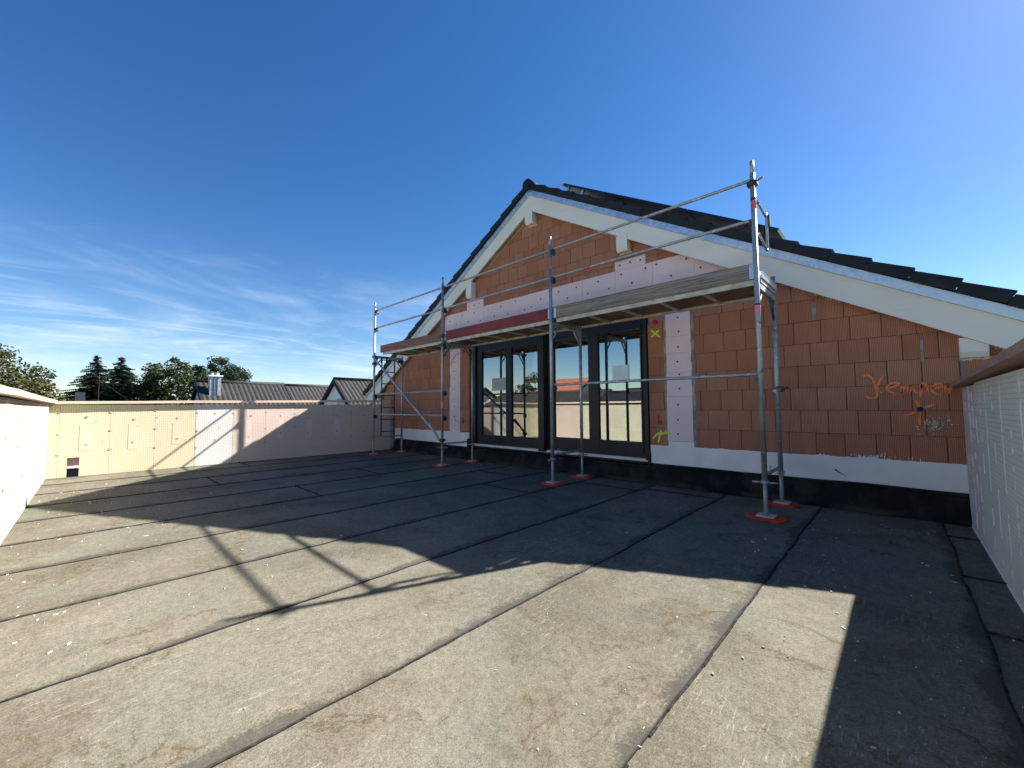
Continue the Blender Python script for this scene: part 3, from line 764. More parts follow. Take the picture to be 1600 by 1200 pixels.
for (x0, x1, y), (a, b) in zip(LEAVES, GL):
    l = MB(); z0, z1 = DZ0 + 0.10, DZ1 - 0.07
    l.box(x0, a, y, y + 0.06, z0, z1); l.box(b, x1, y, y + 0.06, z0, z1)
    l.box(a, b, y + 0.002, y + 0.058, z0, z0 + 0.135 if a < -5 else z0 + 0.17); l.box(a, b, y + 0.002, y + 0.058, z1 - 0.075, z1)
    l.build('leaf_frame', 'anthracite', door)
    tilt = random.uniform(-0.0035, 0.0035)
    zz0, zz1 = (z0 + 0.135 if a < -5 else z0 + 0.17), z1 - 0.075
    p = MB(); yy = y + 0.026
    p.hexa([(a, yy - tilt, zz0), (b, yy + tilt, zz0), (b, yy + tilt + .006, zz0), (a, yy - tilt + .006, zz0), (a, yy - tilt, zz1), (b, yy + tilt, zz1), (b, yy + tilt + .006, zz1), (a, yy - tilt + .006, zz1)])
    p.build('pane', 'glass', door)
    e = MB(); e.box(a, a + 0.012, y + 0.012, yy - 0.005, zz0, zz1).box(b - 0.012, b, y + 0.012, yy - 0.005, zz0, zz1); e.build('glazing_bead', 'black_rubber', door)
MB().box(-4.42, -4.385, 5.553, 5.589, 1.0, 1.17).box(-4.415, -4.39, 5.535, 5.553, 1.03, 1.05).build('handle', 'black_rubber', door)
MB().box(-3.197, -2.922, 5.6015, 5.604, 1.46, 1.715).build('paper_sheet', 'paper', door)
MB().box(-5.935, -5.54, 5.6075, 5.610, 1.415, 1.665).build('paper_sheet', 'paper_dimmed', door)
MB().box(-6.44, -2.60, 5.545, 5.60, 0.288, 0.329).build('sill', 'sill_white', door)
MB().box(-6.46, -2.585, 5.515, 5.60, 0.262, 0.2865).build('drip_strip', 'black_rubber', door)
MB().box(-2.62, -2.583, 5.53, 5.585, 0.235, 0.43).build('sealing_strip', 'black_rubber', door)
MB().box(-6.60, -6.55, 5.50, 5.59, 0.05, 0.42).build('sealing_strip', 'black_rubber', door)
# rooms behind the glass
m = MB()
for q in ((-8.2, -1.3, 5.87, 13.7, 0.20, 0.28), (-8.2, -1.3, 13.7, 13.9, 0.28, 2.75), (-8.35, -8.2, 5.87, 13.9, 0.28, 2.75), (-1.3, -1.15, 5.87, 13.9, 0.28, 2.75), (-8.35, -1.15, 5.87, 13.9, 2.75, 2.85), (-6.7, -6.62, 5.87, 9.5, 0.28, 2.75), (1.25, 1.4, 5.87, 13.9, -3.3, 1.2), (-10.3, 1.4, 13.9, 14.0, -3.3, 1.2), (-10.3, -10.1, 5.87, 13.9, -3.3, 1.6)): m.box(*q)
m.build('inner_room', 'room', house)

# ------------------------------------------------------------------ parapets
def anchor(parent, p, nrm, r=0.03, mat='anchor_grey'):
    MB().disc_wall(p, nrm, r * 0.85, 0.0022, 12).disc_wall(Vector(p) + Vector(nrm) * 0.002, nrm, r * 0.35, 0.0015, 8).build('anchor', mat, parent)
def foam_line(parent, pts_fn, z0, z1, dens=0.6, mat='sill_white'):
    m = MB(); z = z0
    while z < z1:
        L = random.uniform(0.02, 0.08)
        if random.random() < dens:
            x, y = pts_fn(z); w = random.uniform(0.002, 0.006); m.box(x - 0.005, x + 0.004, y - w, y + w, z, min(z + L, z1))
        z += L
    m.build('joint_foam', mat, parent)
# end wall, X = XL, with its outlet hole
e_core = MB()
SY0, SY1, SZ = -0.245, -0.108, 0.312
e_core.box(XL - 0.30, XL - 0.06, YB - 0.3, SY0, -3.3, 1.15).box(XL - 0.30, XL - 0.06, SY1, YF + 0.02, -3.3, 1.15).box(XL - 0.299, XL - 0.061, SY0, SY1, SZ, 1.15).box(XL - 0.299, XL - 0.061, SY0, SY1, -3.3, -0.02)
end = tag(e_core.build('parapet_wall', 'plaster_grey'), 'far end parapet clad in cream, white and rose foam boards, with outlet hole', 'parapet wall')
ys = [YB, -0.348, 0.231, 0.80, 1.378, 1.973, 2.545, 3.114, 3.714, 4.392, 4.92, YF - 0.12]
mats = ['cream_board_Y'] * 4 + ['white_board_Y'] + ['rose_board_Y'] * 6
def rect_pts(y0, y1, z0, z1, x0, x1, nm, mat, parent):
    MB().box(x0, x1, y0, y1, z0, z1).build(nm, mat, parent)
for (a, b), mt in zip(zip(ys, ys[1:]), mats):
    top = 1.165
    a2, b2 = a + 0.0015, b - 0.0015; jx = random.uniform(-0.002, 0.002)
    if a < SY0 < b:
        m = MB().box(XL - 0.06, XL + jx, a2, SY0, 0.006, top).box(XL - 0.06, XL + jx, SY1, b2, 0.006, top).box(XL - 0.0599, XL + jx - 0.0001, SY0, SY1, SZ, top)
        m.build('insulation_board', mt, end)
    else: MB().box(XL - 0.06, XL + jx, a2, b2, 0.006, top).build('insulation_board', mt, end)
for y, z in [(-0.353, 1.039), (-0.346, 0.700), (-0.347, 0.373), (-0.049, 0.962), (-0.039, 0.508), (0.233, 1.041), (0.236, 0.732), (0.241, 0.414), (0.525, 0.916), (0.515, 0.511), (0.80, 1.067), (0.811, 0.739), (0.814, 0.40), (1.112, 0.923), (1.115, 0.539), (1.398, 1.013), (1.399, 0.665), (1.399, 0.355), (1.673, 0.996), (1.678, 0.48), (1.974, 0.991), (1.973, 0.662), (2.282, 0.934), (2.26, 0.507), (2.557, 1.008), (2.554, 0.662), (2.55, 0.37), (3.114, 0.97), (3.114, 0.68), (3.114, 0.42), (2.84, 0.93), (2.84, 0.56), (3.4, 0.86), (3.4, 0.52), (3.714, 0.98), (3.714, 0.68), (3.714, 0.40), (4.05, 0.92), (4.05, 0.55), (4.392, 0.97), (4.392, 0.66), (4.392, 0.4), (4.7, 0.9), (4.7, 0.5)]:
    anchor(end, (XL + 0.002, y, z), (1, 0, 0), 0.024)
for y0, y1, z0, z1, mt in ((-0.121, 0.014, 0.422, 0.831, 'label_field'), (0.456, 0.583, 0.397, 0.830, 'label_field'), (1.043, 1.164, 0.443, 0.832, 'label_field'), (2.196, 2.308, 0.40, 0.832, 'pink_board'), (2.79, 2.899, 0.428, 0.842, 'pink_board'), (3.37, 3.48, 0.42, 0.84, 'pink_board'), (4.0, 4.11, 0.42, 0.84, 'pink_board')):
    MB().box(XL, XL + 0.0018, y0, y1, z0, z1).build('label_field', mt if mt == 'label_field' else 'rose_flat', end)
m = MB(); rnd = random.Random(21)                       # nicks in the boards
for k in range(46):
    y, z = rnd.uniform(-0.3, 5.0), rnd.uniform(0.08, 1.1); s = rnd.uniform(0.004, 0.014)
    p = [(y + s * rnd.uniform(.6, 2) * math.cos(t), z + s * math.sin(t)) for t in (0.3, 1.6, 3.0, 4.4)]
    m.face([(XL + 0.0035, q[0], q[1]) for q in p])
m.build('nick', 'anchor_grey', end)
def slab_coping(parent, p0, p1, w0, w1, th, mat, nrm, seg=1.9):
    """plank from p0 to p1 (points on the wall's inner top edge), from -w0 outside to +w1 inside"""
    p0, p1, nrm = Vector(p0), Vector(p1), Vector(nrm)
    L = (p1 - p0).length; k = max(1, round(L / seg))
    for i in range(k):
        a = p0 + (p1 - p0) * (i / k); b = p0 + (p1 - p0) * ((i + 1) / k); d = (b - a).normalized() * 0.002
        a, b = a + d, b - d; rows = []
        m = MB(); ns = 8
        for j in range(ns + 1):
            c = a + (b - a) * (j / ns); dz = 0.006 * noise.noise((c.x * 1.1, c.y * 1.1, 4)); dw = 0.006 * noise.noise((c.x * 2, c.y * 2, 9))
            q = [c - nrm * w0, c + nrm * (w1 + dw)]
            r = []
            for z in (0, th):
                for u in q: m.v.append((u.x, u.y, u.z + z + dz)); r.append(len(m.v) - 1)
            rows.append(r)
        for r, t in zip(rows, rows[1:]):
            for x, y in ((0, 1), (1, 3), (3, 2), (2, 0)): m.f.append((r[x], r[y], t[y], t[x])); m.s.append(False)
        m.f.append((rows[0][0], rows[0][2], rows[0][3], rows[0][1])); m.f.append((rows[-1][0], rows[-1][1], rows[-1][3], rows[-1][2])); m.s += [False, False]
        m.build('coping_board', mat, parent)
slab_coping(end, (XL, YB - 0.02, 1.176), (XL, YF - 0.14, 1.238), 0.36, 0.062, 0.045, 'pale_coping', (1, 0, 0))
# left wall, Y = YB
left = tag(MB().box(XL - 0.30, XR + 0.3, YB - 0.30, YB - 0.06, -3.3, 1.17).build('parapet_wall', 'plaster_grey'), 'sunlit white and cream foam clad parapet at the left edge, opposite the glass door', 'parapet wall')
xs = [XL, -9.06, -7.64, -6.42, -5.18, -3.93, -2.68, -1.43, -0.18, XR]
for i, (a, b) in enumerate(zip(xs, xs[1:])):
    mt = 'rose_board_X' if i == 1 else ('rose_board_X' if i == 4 else 'cream_board_X')
    if i == 4: mt = 'cream_board_X'
    MB().box(a + 0.0015, b - 0.0015, YB - 0.06, YB + random.uniform(-.002, .002), 0.006, 1.18).build('insulation_board', mt, left)
    for q in range(2): anchor(left, (a + 0.02, YB + 0.002, 0.45 + 0.45 * q + random.uniform(-.05, .05)), (0, 1, 0), 0.022, 'anchor_pale')
    for q in range(2): anchor(left, ((a + b) / 2 + 0.15 * (-1) ** q, YB + 0.002, 0.35 + 0.4 * q), (0, 1, 0), 0.022, 'anchor_pale')
slab_coping(left, (XL - 0.34, YB, 1.190), (XR + 0.3, YB, 1.200), 0.36, 0.072, 0.048, 'pale_coping', (0, 1, 0))
# right wall, X = XR
right = tag(MB().box(XR + 0.06, XR + 0.30, YB - 0.3, YF + 0.01, -3.3, 1.22).build('parapet_wall', 'plaster_grey'), 'shaded grey-green foam clad parapet with brown coping at the right edge', 'parapet wall')
ys = [YF - 0.004, 5.10, 4.72, 4.22, 3.66, 3.12, 2.55, 1.98, 1.40, 0.82, 0.25, YB]
for i, (a, b) in enumerate(zip(ys, ys[1:])):
    mt = 'brightened_rose_board_Y' if i in (0, 1) else 'brightened_board_Y'
    jx = random.uniform(-0.002, 0.002)
    m = MB(); m.box(XR + jx, XR + 0.06, b + 0.0015, a - 0.0015, 0.035, 1.236 if a > 5 else 1.25)
    m.hexa([(XR - 0.012, b, 0.004), (XR + .05, b, 0.004), (XR + .05, a, 0.004), (XR - 0.012, a, 0.004), (XR + jx + .0002, b, 0.034), (XR + .05, b, 0.034), (XR + .05, a, 0.034), (XR + jx + .0002, a, 0.034)])
    m.build('insulation_board', mt, right)
    foam_line(right, lambda z, y=b: (XR - 0.001 + 0.0, y + 0.004 * noise.noise((y, z * 5, 2))), 0.06, 1.23, 0.75)
    mid = (a + b) / 2
    foam_line(right, lambda z, y=mid: (XR - 0.001, y + 0.006 * noise.noise((y, z * 5, 4))), 0.08, 1.2, 0.35)
slab_coping(right, (XR, YF - 0.012, 1.238), (XR, YB - 0.3, 1.34), 0.36, 0.075, 0.045, 'brown_coping', (-1, 0, 0))

# ------------------------------------------------------------------ scaffold
PX = [-8.71, -6.09, -3.525, -0.955]; FYS, RYS = 4.488, 5.215
sc = empty('scaffold', ((PX[0] + PX[3]) / 2, (FYS + RYS) / 2, 0), 'galvanised steel scaffold of three bays with boarded deck before the brick gable', 'scaffold')
def ctube(name, pts, r=0.0242, mat='galvanised', parent=None, n=12): return MB().tube(pts, r, n).build(name, mat, parent or sc)
for i, x in enumerate(PX):
    for y, top in ((FYS, 3.40), (RYS, 2.33 if i != 3 else 2.52)):
        pole = ctube('pole', [(x, y, 0.365), (x, y, top)])
        if y == FYS: MB().tube([(x, y, top - 0.001), (x, y, top + 0.13)], 0.019, 10).build('spigot', 'galvanised', pole)
        jack = MB().tube([(x, y, 0.04), (x, y, 0.366)], 0.0185, 10)
        for k in range(26): jack.tube([(x, y, 0.06 + k * 0.0115), (x, y, 0.065 + k * 0.0115)], 0.0205, 10)
        jack.build('jack', 'galvanised', sc)
        a = random.uniform(0, 3.1) if not (i == 3 and y == FYS) else 0.15
        nut = MB().tube([(x, y, 0.335), (x, y, 0.365)], 0.032, 10)
        for s in (-1, 1):
            d = Vector((math.cos(a) * s, math.sin(a) * s, 0)); p = Vector((x, y, 0.348))
            nut.tube([p + d * 0.02, p + d * 0.105], 0.009, 6)
        nut.build('wing_nut', 'galvanised', sc)
        MB().prism_z([(x + dx, y + dy) for dx, dy in ((-.075, -.06), (-.06, -.075), (.06, -.075), (.075, -.06), (.075, .06), (.06, .075), (-.06, .075), (-.075, .06))], 0.033, 0.042).build('base_plate', 'deck_steel', sc)
    ctube('cross_tube', [(x, FYS + 0.02, 0.415), (x, RYS - 0.02, 0.415)], 0.017)
    ctube('pin', [(x + 0.03, FYS + 0.09, 0.41), (x + 0.03, FYS + 0.09, 0.50)], 0.006, n=6)
    MB().box(x - 0.025, x + 0.025, FYS + 0.02, RYS - 0.02, 2.235, 2.29).build('cross_tube', 'galvanised', sc)
    # corner gussets below the deck
    for y, s in ((FYS, 1), (RYS, -1)):
        m = MB(); p0 = Vector((x, y + s * 0.02, 2.03)); p1 = Vector((x, y + s * 0.18, 2.235))
        m.tube([p0, p1], 0.012, 8)
        m.hexa([(x - .004, y + s * .02, 2.10), (x + .004, y + s * .02, 2.10), (x + .004, y + s * .10, 2.23), (x - .004, y + s * .10, 2.23), (x - .004, y + s * .02, 2.235), (x + .004, y + s * .02, 2.235), (x + .004, y + s * .101, 2.236), (x - .004, y + s * .101, 2.236)])
        m.build('gusset', 'galvanised' if i == 2 else 'coupler_dark', sc)
# guard rails between the front poles
def rail(i, z, droop=0.0, name='guardrail'):
    x0, x1 = PX[i], PX[i + 1]; y = FYS + 0.045
    r = ctube(name, [(x0 + 0.012, y - 0.02, z - 0.004), (x0 + 0.05, y, z), (x1 - 0.05, y, z + droop), (x1 - 0.012, y - 0.02, z + droop - 0.004)], 0.0168)
    return r
for i in range(3):
    rail(i, 3.358); rail(i, 2.945)
rail(0, 1.393); rail(0, 0.935); rail(2, 1.393)
for i, zs_ in ((0, (1.39, 0.93, 2.94, 3.35)), (1, (1.39, 0.93, 2.94, 3.35)), (2, (1.39, 2.94, 3.35)), (3, (1.39, 2.94))):
    for z in zs_:                                       # wedge boxes on the poles
        x = PX[i]
        MB().box(x + 0.022 if i < 3 else x - 0.045, x + 0.045 if i < 3 else x - 0.022, FYS - 0.012, FYS + 0.06, z - 0.09, z - 0.005).tube([(x + (0.034 if i < 3 else -0.034), FYS - 0.02, z - 0.05), (x + (0.034 if i < 3 else -0.034), FYS + 0.075, z - 0.05)], 0.016, 8).build('wedge_box', 'coupler_dark', sc)
# deck planks, their steel edges and bottom cross bars
for i in range(3):
    x0, x1 = PX[i] + 0.06, PX[i + 1] - 0.035
    if i == 0: x0 = PX[0] + 0.30
    for y0, y1 in ((FYS + 0.05, RYS - 0.03),):
        d = empty('deck_plank', (0, 0, 0)); d.parent = sc; d.location = -sc.location
        dm = MB().box(x0, x1, y0 + 0.022, y1 - 0.022, 2.318, 2.334); dm.build('plank_board', 'deck_ply', d)
        MB().box(x0, x1, y0, y0 + 0.02, 2.285, 2.34).box(x0, x1, y1 - 0.02, y1, 2.285, 2.34).build('plank_edge', 'deck_steel', d)
        k = 5
        for q in range(1, k): xx = x0 + (x1 - x0) * q / k; MB().box(xx - 0.02, xx + 0.02, y0 + 0.021, y1 - 0.021, 2.296, 2.317).build('plank_bar', 'deck_steel', d)
TB = [('red_worn_wood', 'toe board of worn reddish wood'), ('red_paint', 'toe board painted dark red'), ('grey_wood', 'toe board of weathered grey wood')]
for i, (mt, lb) in enumerate(TB):
    x0, x1 = PX[i] + 0.045, PX[i + 1] - 0.03
    if i == 0: x0 = PX[0] + 0.22
    zt = 2.505 if i != 2 else 2.50
    m = MB(); n = 10
    for k in range(n):
        a, b = x0 + (x1 - x0) * k / n, x0 + (x1 - x0) * (k + 1) / n
        e = lambda x: 0.004 * noise.noise((x * 2, i, 3))
        m.hexa([(a, FYS + 0.028, 2.342), (b, FYS + 0.028, 2.342), (b, FYS + 0.056, 2.342), (a, FYS + 0.056, 2.342), (a, FYS + 0.028, zt + e(a)), (b, FYS + 0.028, zt + e(b)), (b, FYS + 0.056, zt + e(b)), (a, FYS + 0.056, zt + e(a))])
    tag(m.build('toe_board', mt, sc), lb)
    if i > 0: MB().box(x0 - 0.012, x0 + 0.035, FYS + 0.018, FYS + 0.0275, 2.345, 2.49).build('toe_board_bracket', 'zinc', sc)
    MB().box(x1 - 0.035, x1 + 0.012, FYS + 0.018, FYS + 0.0275, 2.345, 2.49).build('toe_board_bracket', 'zinc', sc)
m = MB().box(PX[3] + 0.015, PX[3] + 0.04, FYS + 0.05, RYS - 0.03, 2.345, 2.40).box(PX[3] + 0.012, PX[3] + 0.043, FYS + 0.05, RYS - 0.03, 2.402, 2.412)
tag(m.build('toe_board', 'aluminium', sc), 'bright metal end toe board')
MB().box(PX[3] - 0.02, PX[3] + 0.03, FYS + 0.03, RYS - 0.02, 2.30, 2.343).build('cross_tube', 'galvanised', sc)
# diagonal brace of the left bay
ctube('brace', [(PX[0] + 0.03, FYS - 0.03, 2.27), (PX[0] + 0.15, FYS - 0.045, 2.17), (PX[1] - 0.18, FYS - 0.045, 0.63), (PX[1] - 0.03, FYS - 0.035, 0.475)], 0.0215)
MB().tube([(PX[1] - 0.36, FYS - 0.0455, 0.80), (PX[1] - 0.10, FYS - 0.0455, 0.555)], 0.0245, 10).build('brace_sleeve', 'galvanised', sc)
def coupler(p, name='coupler'):
    x, y, z = p
    return MB().tube([(x, y, z - 0.03), (x, y, z + 0.03)], 0.036, 12).box(x - 0.045, x + 0.045, y - 0.035, y + 0.035, z - 0.02, z + 0.02).tube([(x + 0.03, y - 0.05, z + 0.01), (x + 0.03, y + 0.05, z + 0.01)], 0.009, 6).build(name, 'coupler_dark', sc)
for p in ((PX[0], FYS, 2.26), (PX[0], FYS, 2.10), (PX[1], FYS, 2.42), (PX[1], FYS, 2.25), (PX[1], FYS, 0.48), (PX[3], FYS, 3.295)): coupler(p)
MB().tube([(PX[3] + 0.03, FYS - 0.03, 3.29), (PX[3] + 0.10, FYS - 0.035, 3.315)], 0.007, 6).build('wedge_pin', 'coupler_dark', sc)
m = MB()                                               # knot of couplers at the top of the left frame
for q in range(3): m.tube([(PX[0] + 0.04 + 0.06 * q, FYS + 0.02 + 0.1 * q, 2.12), (PX[0] + 0.06 + 0.06 * q, FYS + 0.02 + 0.1 * q, 2.27)], 0.02, 8)
m.build('coupler', 'coupler_dark', sc)
for y in (RYS - 0.10, RYS - 0.03): coupler((PX[0] + 0.02, y, 2.19))
# ladder in the left end frame
lad = empty('ladder', (0, 0, 0)); lad.parent = sc; lad.location = -sc.location
for y in (4.675, 5.005): MB().tube([(PX[0] + 0.005, y, 0.43), (PX[0] + 0.005, y, 2.26)], 0.0155, 8).build('stile', 'coupler_dark', lad)
for k in range(7): MB().tube([(PX[0] + 0.005, 4.675, 0.53 + k * 0.2795), (PX[0] + 0.005, 5.005, 0.53 + k * 0.2795)], 0.012, 8).build('rung', 'coupler_dark', lad)
# end guard of the deck on the right
m = MB().tube([(PX[3] + 0.025, FYS + 0.03, 3.115), (PX[3] + 0.035, FYS + 0.10, 3.09), (PX[3] + 0.04, FYS + 0.34, 3.055)], 0.0135, 8)
m.tube([(PX[3] + 0.04, FYS + 0.34, 3.10), (PX[3] + 0.04, FYS + 0.34, 3.06), (PX[3] + 0.04, FYS + 0.34, 2.73), (PX[3] + 0.04, FYS + 0.31, 2.69), (PX[3] + 0.03, FYS + 0.03, 2.79)], 0.0125, 8)
m.build('end_guard', 'galvanised', sc)
MB().box(PX[3] + 0.048, PX[3] + 0.07, FYS + 0.34, FYS + 0.38, 2.97, 3.08).build('clip', 'coupler_dark', sc)
# wall tie with its coupler
ctube('wall_tie', [(PX[3] + 0.03, RYS - 0.28, 1.235), (PX[3] + 0.03, RYS + 0.05, 1.262), (PX[3] + 0.03, RYS + 0.12, 1.262)], 0.0165)
coupler((PX[3] + 0.02, RYS, 1.262)); MB().tube([(PX[3], RYS - 0.03, 1.262), (PX[3] + 0.11, RYS - 0.03, 1.275)], 0.012, 6).build('clip', 'coupler_dark', sc)
def band(x, y, z0, z1, mt='tape_red', r=0.0248): MB().tube([(x, y, z0), (x, y, z1)], r, 12, False).build('tape_band', mt, sc)
band(PX[3], FYS, 3.03, 3.12); band(PX[3], FYS, 3.121, 3.15, 'coupler_dark'); band(PX[3], FYS, 1.99, 2.065, 'tape_pink', 0.027); band(PX[3], FYS, 2.066, 2.085, 'coupler_dark', 0.0262)
band(PX[2], FYS, 3.106, 3.19); band(PX[1], FYS, 1.08, 1.19, 'tape_pink')
for x, z in ((-5.55, 3.358), (-2.98, 2.945), (-3.02, 1.393)):
    MB().tube([(x, FYS + 0.045, z), (x + 0.10, FYS + 0.045, z)], 0.0176, 10, False).build('tape_band', 'tape_red' if z > 2 else 'tape_pink', sc)
# red foot pads
PADL = {(3, 0): 'red foot pad under the front scaffold pole nearest the camera, at the right end', (3, 1): 'red foot pad under the rear pole at the right end, nearest the wall',
        (2, 0): 'red foot pad under the front scaffold pole before the middle of the glass door', (2, 1): 'red foot pad under the rear pole before the right half of the glass door',
        (1, 0): 'red foot pad under the front pole at the foot of the diagonal brace', (1, 1): 'red foot pad under the rear pole at the left jamb of the glass door',
        (0, 0): 'red foot pad under the front pole at the far left end of the scaffold', (0, 1): 'red foot pad under the rear pole beside the ladder at the left end'}
for (i, j), lb in PADL.items():
    x, y = PX[i], (FYS, RYS)[j]; a = random.uniform(-0.12, 0.12); P = []
    for dx, dy in ((-.165, -.06), (-.11, -.115), (.11, -.115), (.165, -.06), (.165, .06), (.11, .115), (-.11, .115), (-.165, .06)): P.append((x + dx * math.cos(a) - dy * math.sin(a), y + dx * math.sin(a) + dy * math.cos(a)))
    m = MB().prism_z(P, 0.009, 0.026).prism_z([(x + (u - x) * 0.9, y + (v - y) * 0.9) for u, v in P], 0.026, 0.032)
    tag(m.build('foot_pad', 'pad_red'), lb, 'foot pad', 'red pads under the scaffold feet')

# ------------------------------------------------------------------ solar panels on the right-hand slope
PVL = ['uppermost of the three black solar panels, nearest the ridge', 'middle one of the three black solar panels on the roof', 'lowest of the three black solar panels, ending behind the right scaffold pole']
for i in range(3):
    s0 = 0.60 + i * 1.222; s1 = s0 + 1.205
    def pt(s, t): return (XA + s * cs + t * sn, 5.085 - s * sn + t * cs)
    r = empty('solar_panel', (pt(s0, .2)[0], 5.62, pt(s0, .2)[1]), PVL[i], 'solar panel', 'solar panels on the dark roof')
    MB().prism_y([pt(s0, .235), pt(s0, .27), pt(s1, .27), pt(s1, .235)], 5.60, 7.32).build('frame', 'pv_black', r)
    MB().prism_y([pt(s0 + .02, .271), pt(s0 + .02, .274), pt(s1 - .02, .274), pt(s1 - .02, .271)], 5.62, 7.30).build('cells', 'pv_black', r)
    for s in ((s0 + 0.08, s0 + 0.42) if i == 0 else ()): MB().prism_y([pt(s, .12), pt(s, .234), pt(s + .05, .234), pt(s + .05, .12)], 5.66, 5.70).build('roof_hook', 'aluminium', r)
    for s in (s0 + 0.01,) if i == 0 else (): MB().prism_y([pt(s - .02, .22), pt(s - .02, .285), pt(s + .02, .285), pt(s + .02, .22)], 5.585, 5.599).build('clamp', 'aluminium', r)

# ------------------------------------------------------------------ neighbouring houses
def tiled_slope(p0, p1, p2, p3, pitch=0.21, amp=0.035, rows=11):
    """corrugated tile field; p0-p1 eaves, p3-p2 ridge"""
    p0, p1, p2, p3 = map(Vector, (p0, p1, p2, p3))
    nrm = (p1 - p0).cross(p3 - p0).normalized(); nrm = nrm if nrm.z > 0 else -nrm
    n = max(2, int((p1 - p0).length / pitch)); m = MB(); sub = 4; grid = []
    for r in range(rows * 2 + 1):
        k, odd = divmod(r, 2); t = min(1, (k + (0.97 if odd else 0.0)) / rows); row = []
        lift = 0.0 if odd else 0.012
        for c in range(n * sub + 1):
            u = c / (n * sub); q = (p0 + (p1 - p0) * u) * (1 - t) + (p3 + (p2 - p3) * u) * t
            h = (0, 0.6, 1, 0.6)[c % sub] * amp + lift
            m.v.append(tuple(q + nrm * h)); row.append(len(m.v) - 1)
        grid.append(row)
    for a, b in zip(grid, grid[1:]):
        for c in range(len(a) - 1): m.f.append((a[c], a[c + 1], b[c + 1], b[c])); m.s.append(False)
    return m
def gable_house(name, label, x0, x1, y0, y1, ridge, pitch, axis, tile, wall='render_white', over=0.25, base=-3.3, rows=11, cat='house', windows=()):
    r = empty(name, ((x0 + x1) / 2, (y0 + y1) / 2, base), label, cat)
    tp = math.tan(R(pitch)); xm, ym = (x0 + x1) / 2, (y0 + y1) / 2
    hw = (x1 - x0) / 2 if axis == 'Y' else (y1 - y0) / 2
    ev = ridge - 0.12 - hw * tp
    if axis == 'Y':
        MB().prism_y([(x0, base), (x1, base), (x1, ev), (xm, ridge - 0.12), (x0, ev)], y0, y1).build('wall', wall, r)
        rf = empty('roof', (0, 0, 0)); rf.parent = r; rf.location = -r.location
        for s in (1, -1):
            e = xm + s * (hw + 0.4); ez = ridge - (hw + 0.4) * tp
            a, b = (e, y0 - over, ez), (e, y1 + over, ez); c, d = (xm, y1 + over, ridge), (xm, y0 - over, ridge)
            tiled_slope(a, b, c, d, rows=rows).build('tile_field', tile, rf)
            for yy in (y0 - over, y1 + over):
                MB().hexa([(e, yy - .03, ez - .2), (e, yy + .03, ez - .2), (xm, yy + .03, ridge - .2), (xm, yy - .03, ridge - .2), (e, yy - .03, ez + .06), (e, yy + .03, ez + .06), (xm, yy + .03, ridge + .06), (xm, yy - .03, ridge + .06)]).build('verge', 'roof_tile', rf)
        MB().tube([(xm, y0 - over, ridge + .01), (xm, y1 + over, ridge + .01)], 0.11, 8).build('ridge_cap', tile, rf)
    else:
        i = MB(); P = [(y0, base), (y1, base), (y1, ev), (ym, ridge - 0.12), (y0, ev)]
        i.v = [(x0, y, z) for y, z in P] + [(x1, y, z) for y, z in P]
        i.f = [(4, 3, 2, 1, 0), (5, 6, 7, 8, 9)] + [(k, (k + 1) % 5, 5 + (k + 1) % 5, 5 + k) for k in range(5)]; i.s = [False] * 7
        i.build('wall', wall, r)
        rf = empty('roof', (0, 0, 0)); rf.parent = r; rf.location = -r.location
        for s in (1, -1):
            e = ym + s * (hw + 0.4); ez = ridge - (hw + 0.4) * tp
            tiled_slope((x0 - over, e, ez), (x1 + over, e, ez), (x1 + over, ym, ridge), (x0 - over, ym, ridge), rows=rows).build('tile_field', tile, rf)
            for xx in (x0 - over, x1 + over):
                MB().hexa([(xx - .03, e, ez - .2), (xx + .03, e, ez - .2), (xx + .03, ym, ridge - .2), (xx - .03, ym, ridge - .2), (xx - .03, e, ez + .06), (xx + .03, e, ez + .06), (xx + .03, ym, ridge + .06), (xx - .03, ym, ridge + .06)]).build('verge', 'roof_tile', rf)
        MB().tube([(x0 - over, ym, ridge + .01), (x1 + over, ym, ridge + .01)], 0.11, 8).build('ridge_cap', tile, rf)
    for (b, mt) in windows:
        f = MB().box(*b).build('window', mt, r)
    return r
hA = gable_house('row_house', 'grey-tiled house with steel chimney and white gable, beyond the end parapet', -30.0, -21.4, 3.75, 7.55, 2.46, 33, 'Y', 'grey_tiles', over=0.12,
                 windows=[((-25.2, -24.5, 3.70, 3.76, -0.2, 1.15), 'far_window')])
mm = MB().box(-25.0, -24.55, 4.00, 4.46, 1.3, 2.70)
ch = mm.build('chimney', 'steel_bright', hA)
for k in range(2): MB().box(-24.549, -24.52, 4.13 + k * 0.14, 4.18 + k * 0.14, 1.75, 2.66).build('flue_seam', 'coupler_dark', ch)
MB().box(-25.05, -24.48, 3.93, 4.53, 2.70, 2.76).build('chimney_cap', 'white_plate', ch)
for yy in (4.12, 4.34): MB().tube([(-24.75, yy, 2.76), (-24.75, yy, 2.88)], 0.07, 10).build('flue', 'steel_bright', ch)
hA2 = gable_house('row_house', 'plain grey-tiled house joined to the right of the chimney house', -30.4, -21.9, 7.70, 11.0, 2.43, 33, 'Y', 'grey_tiles_pale', over=0.1)
hB = gable_house('gable_house', 'white gabled house with grey tiles and roller shutter, left of the scaffold', -23.6, -17.1, 8.45, 16.0, 2.52, 36, 'Y', 'grey_tiles', over=0.12,
                 windows=[((-20.1, -19.0, 8.40, 8.46, 0.2, 1.55), 'shutter_grey')])
ga = empty('garage', (-25, -0.3, -3.3), 'low house with a small dark chimney just above the end parapet', 'garage')
MB().box(-27, -23, -2.2, 2.4, -3.3, 0.7).build('wall', 'chimney_brick', ga)
MB().box(-27.2, -22.8, -2.4, 2.6, 0.7, 0.9).build('roof', 'roof_tile', ga)
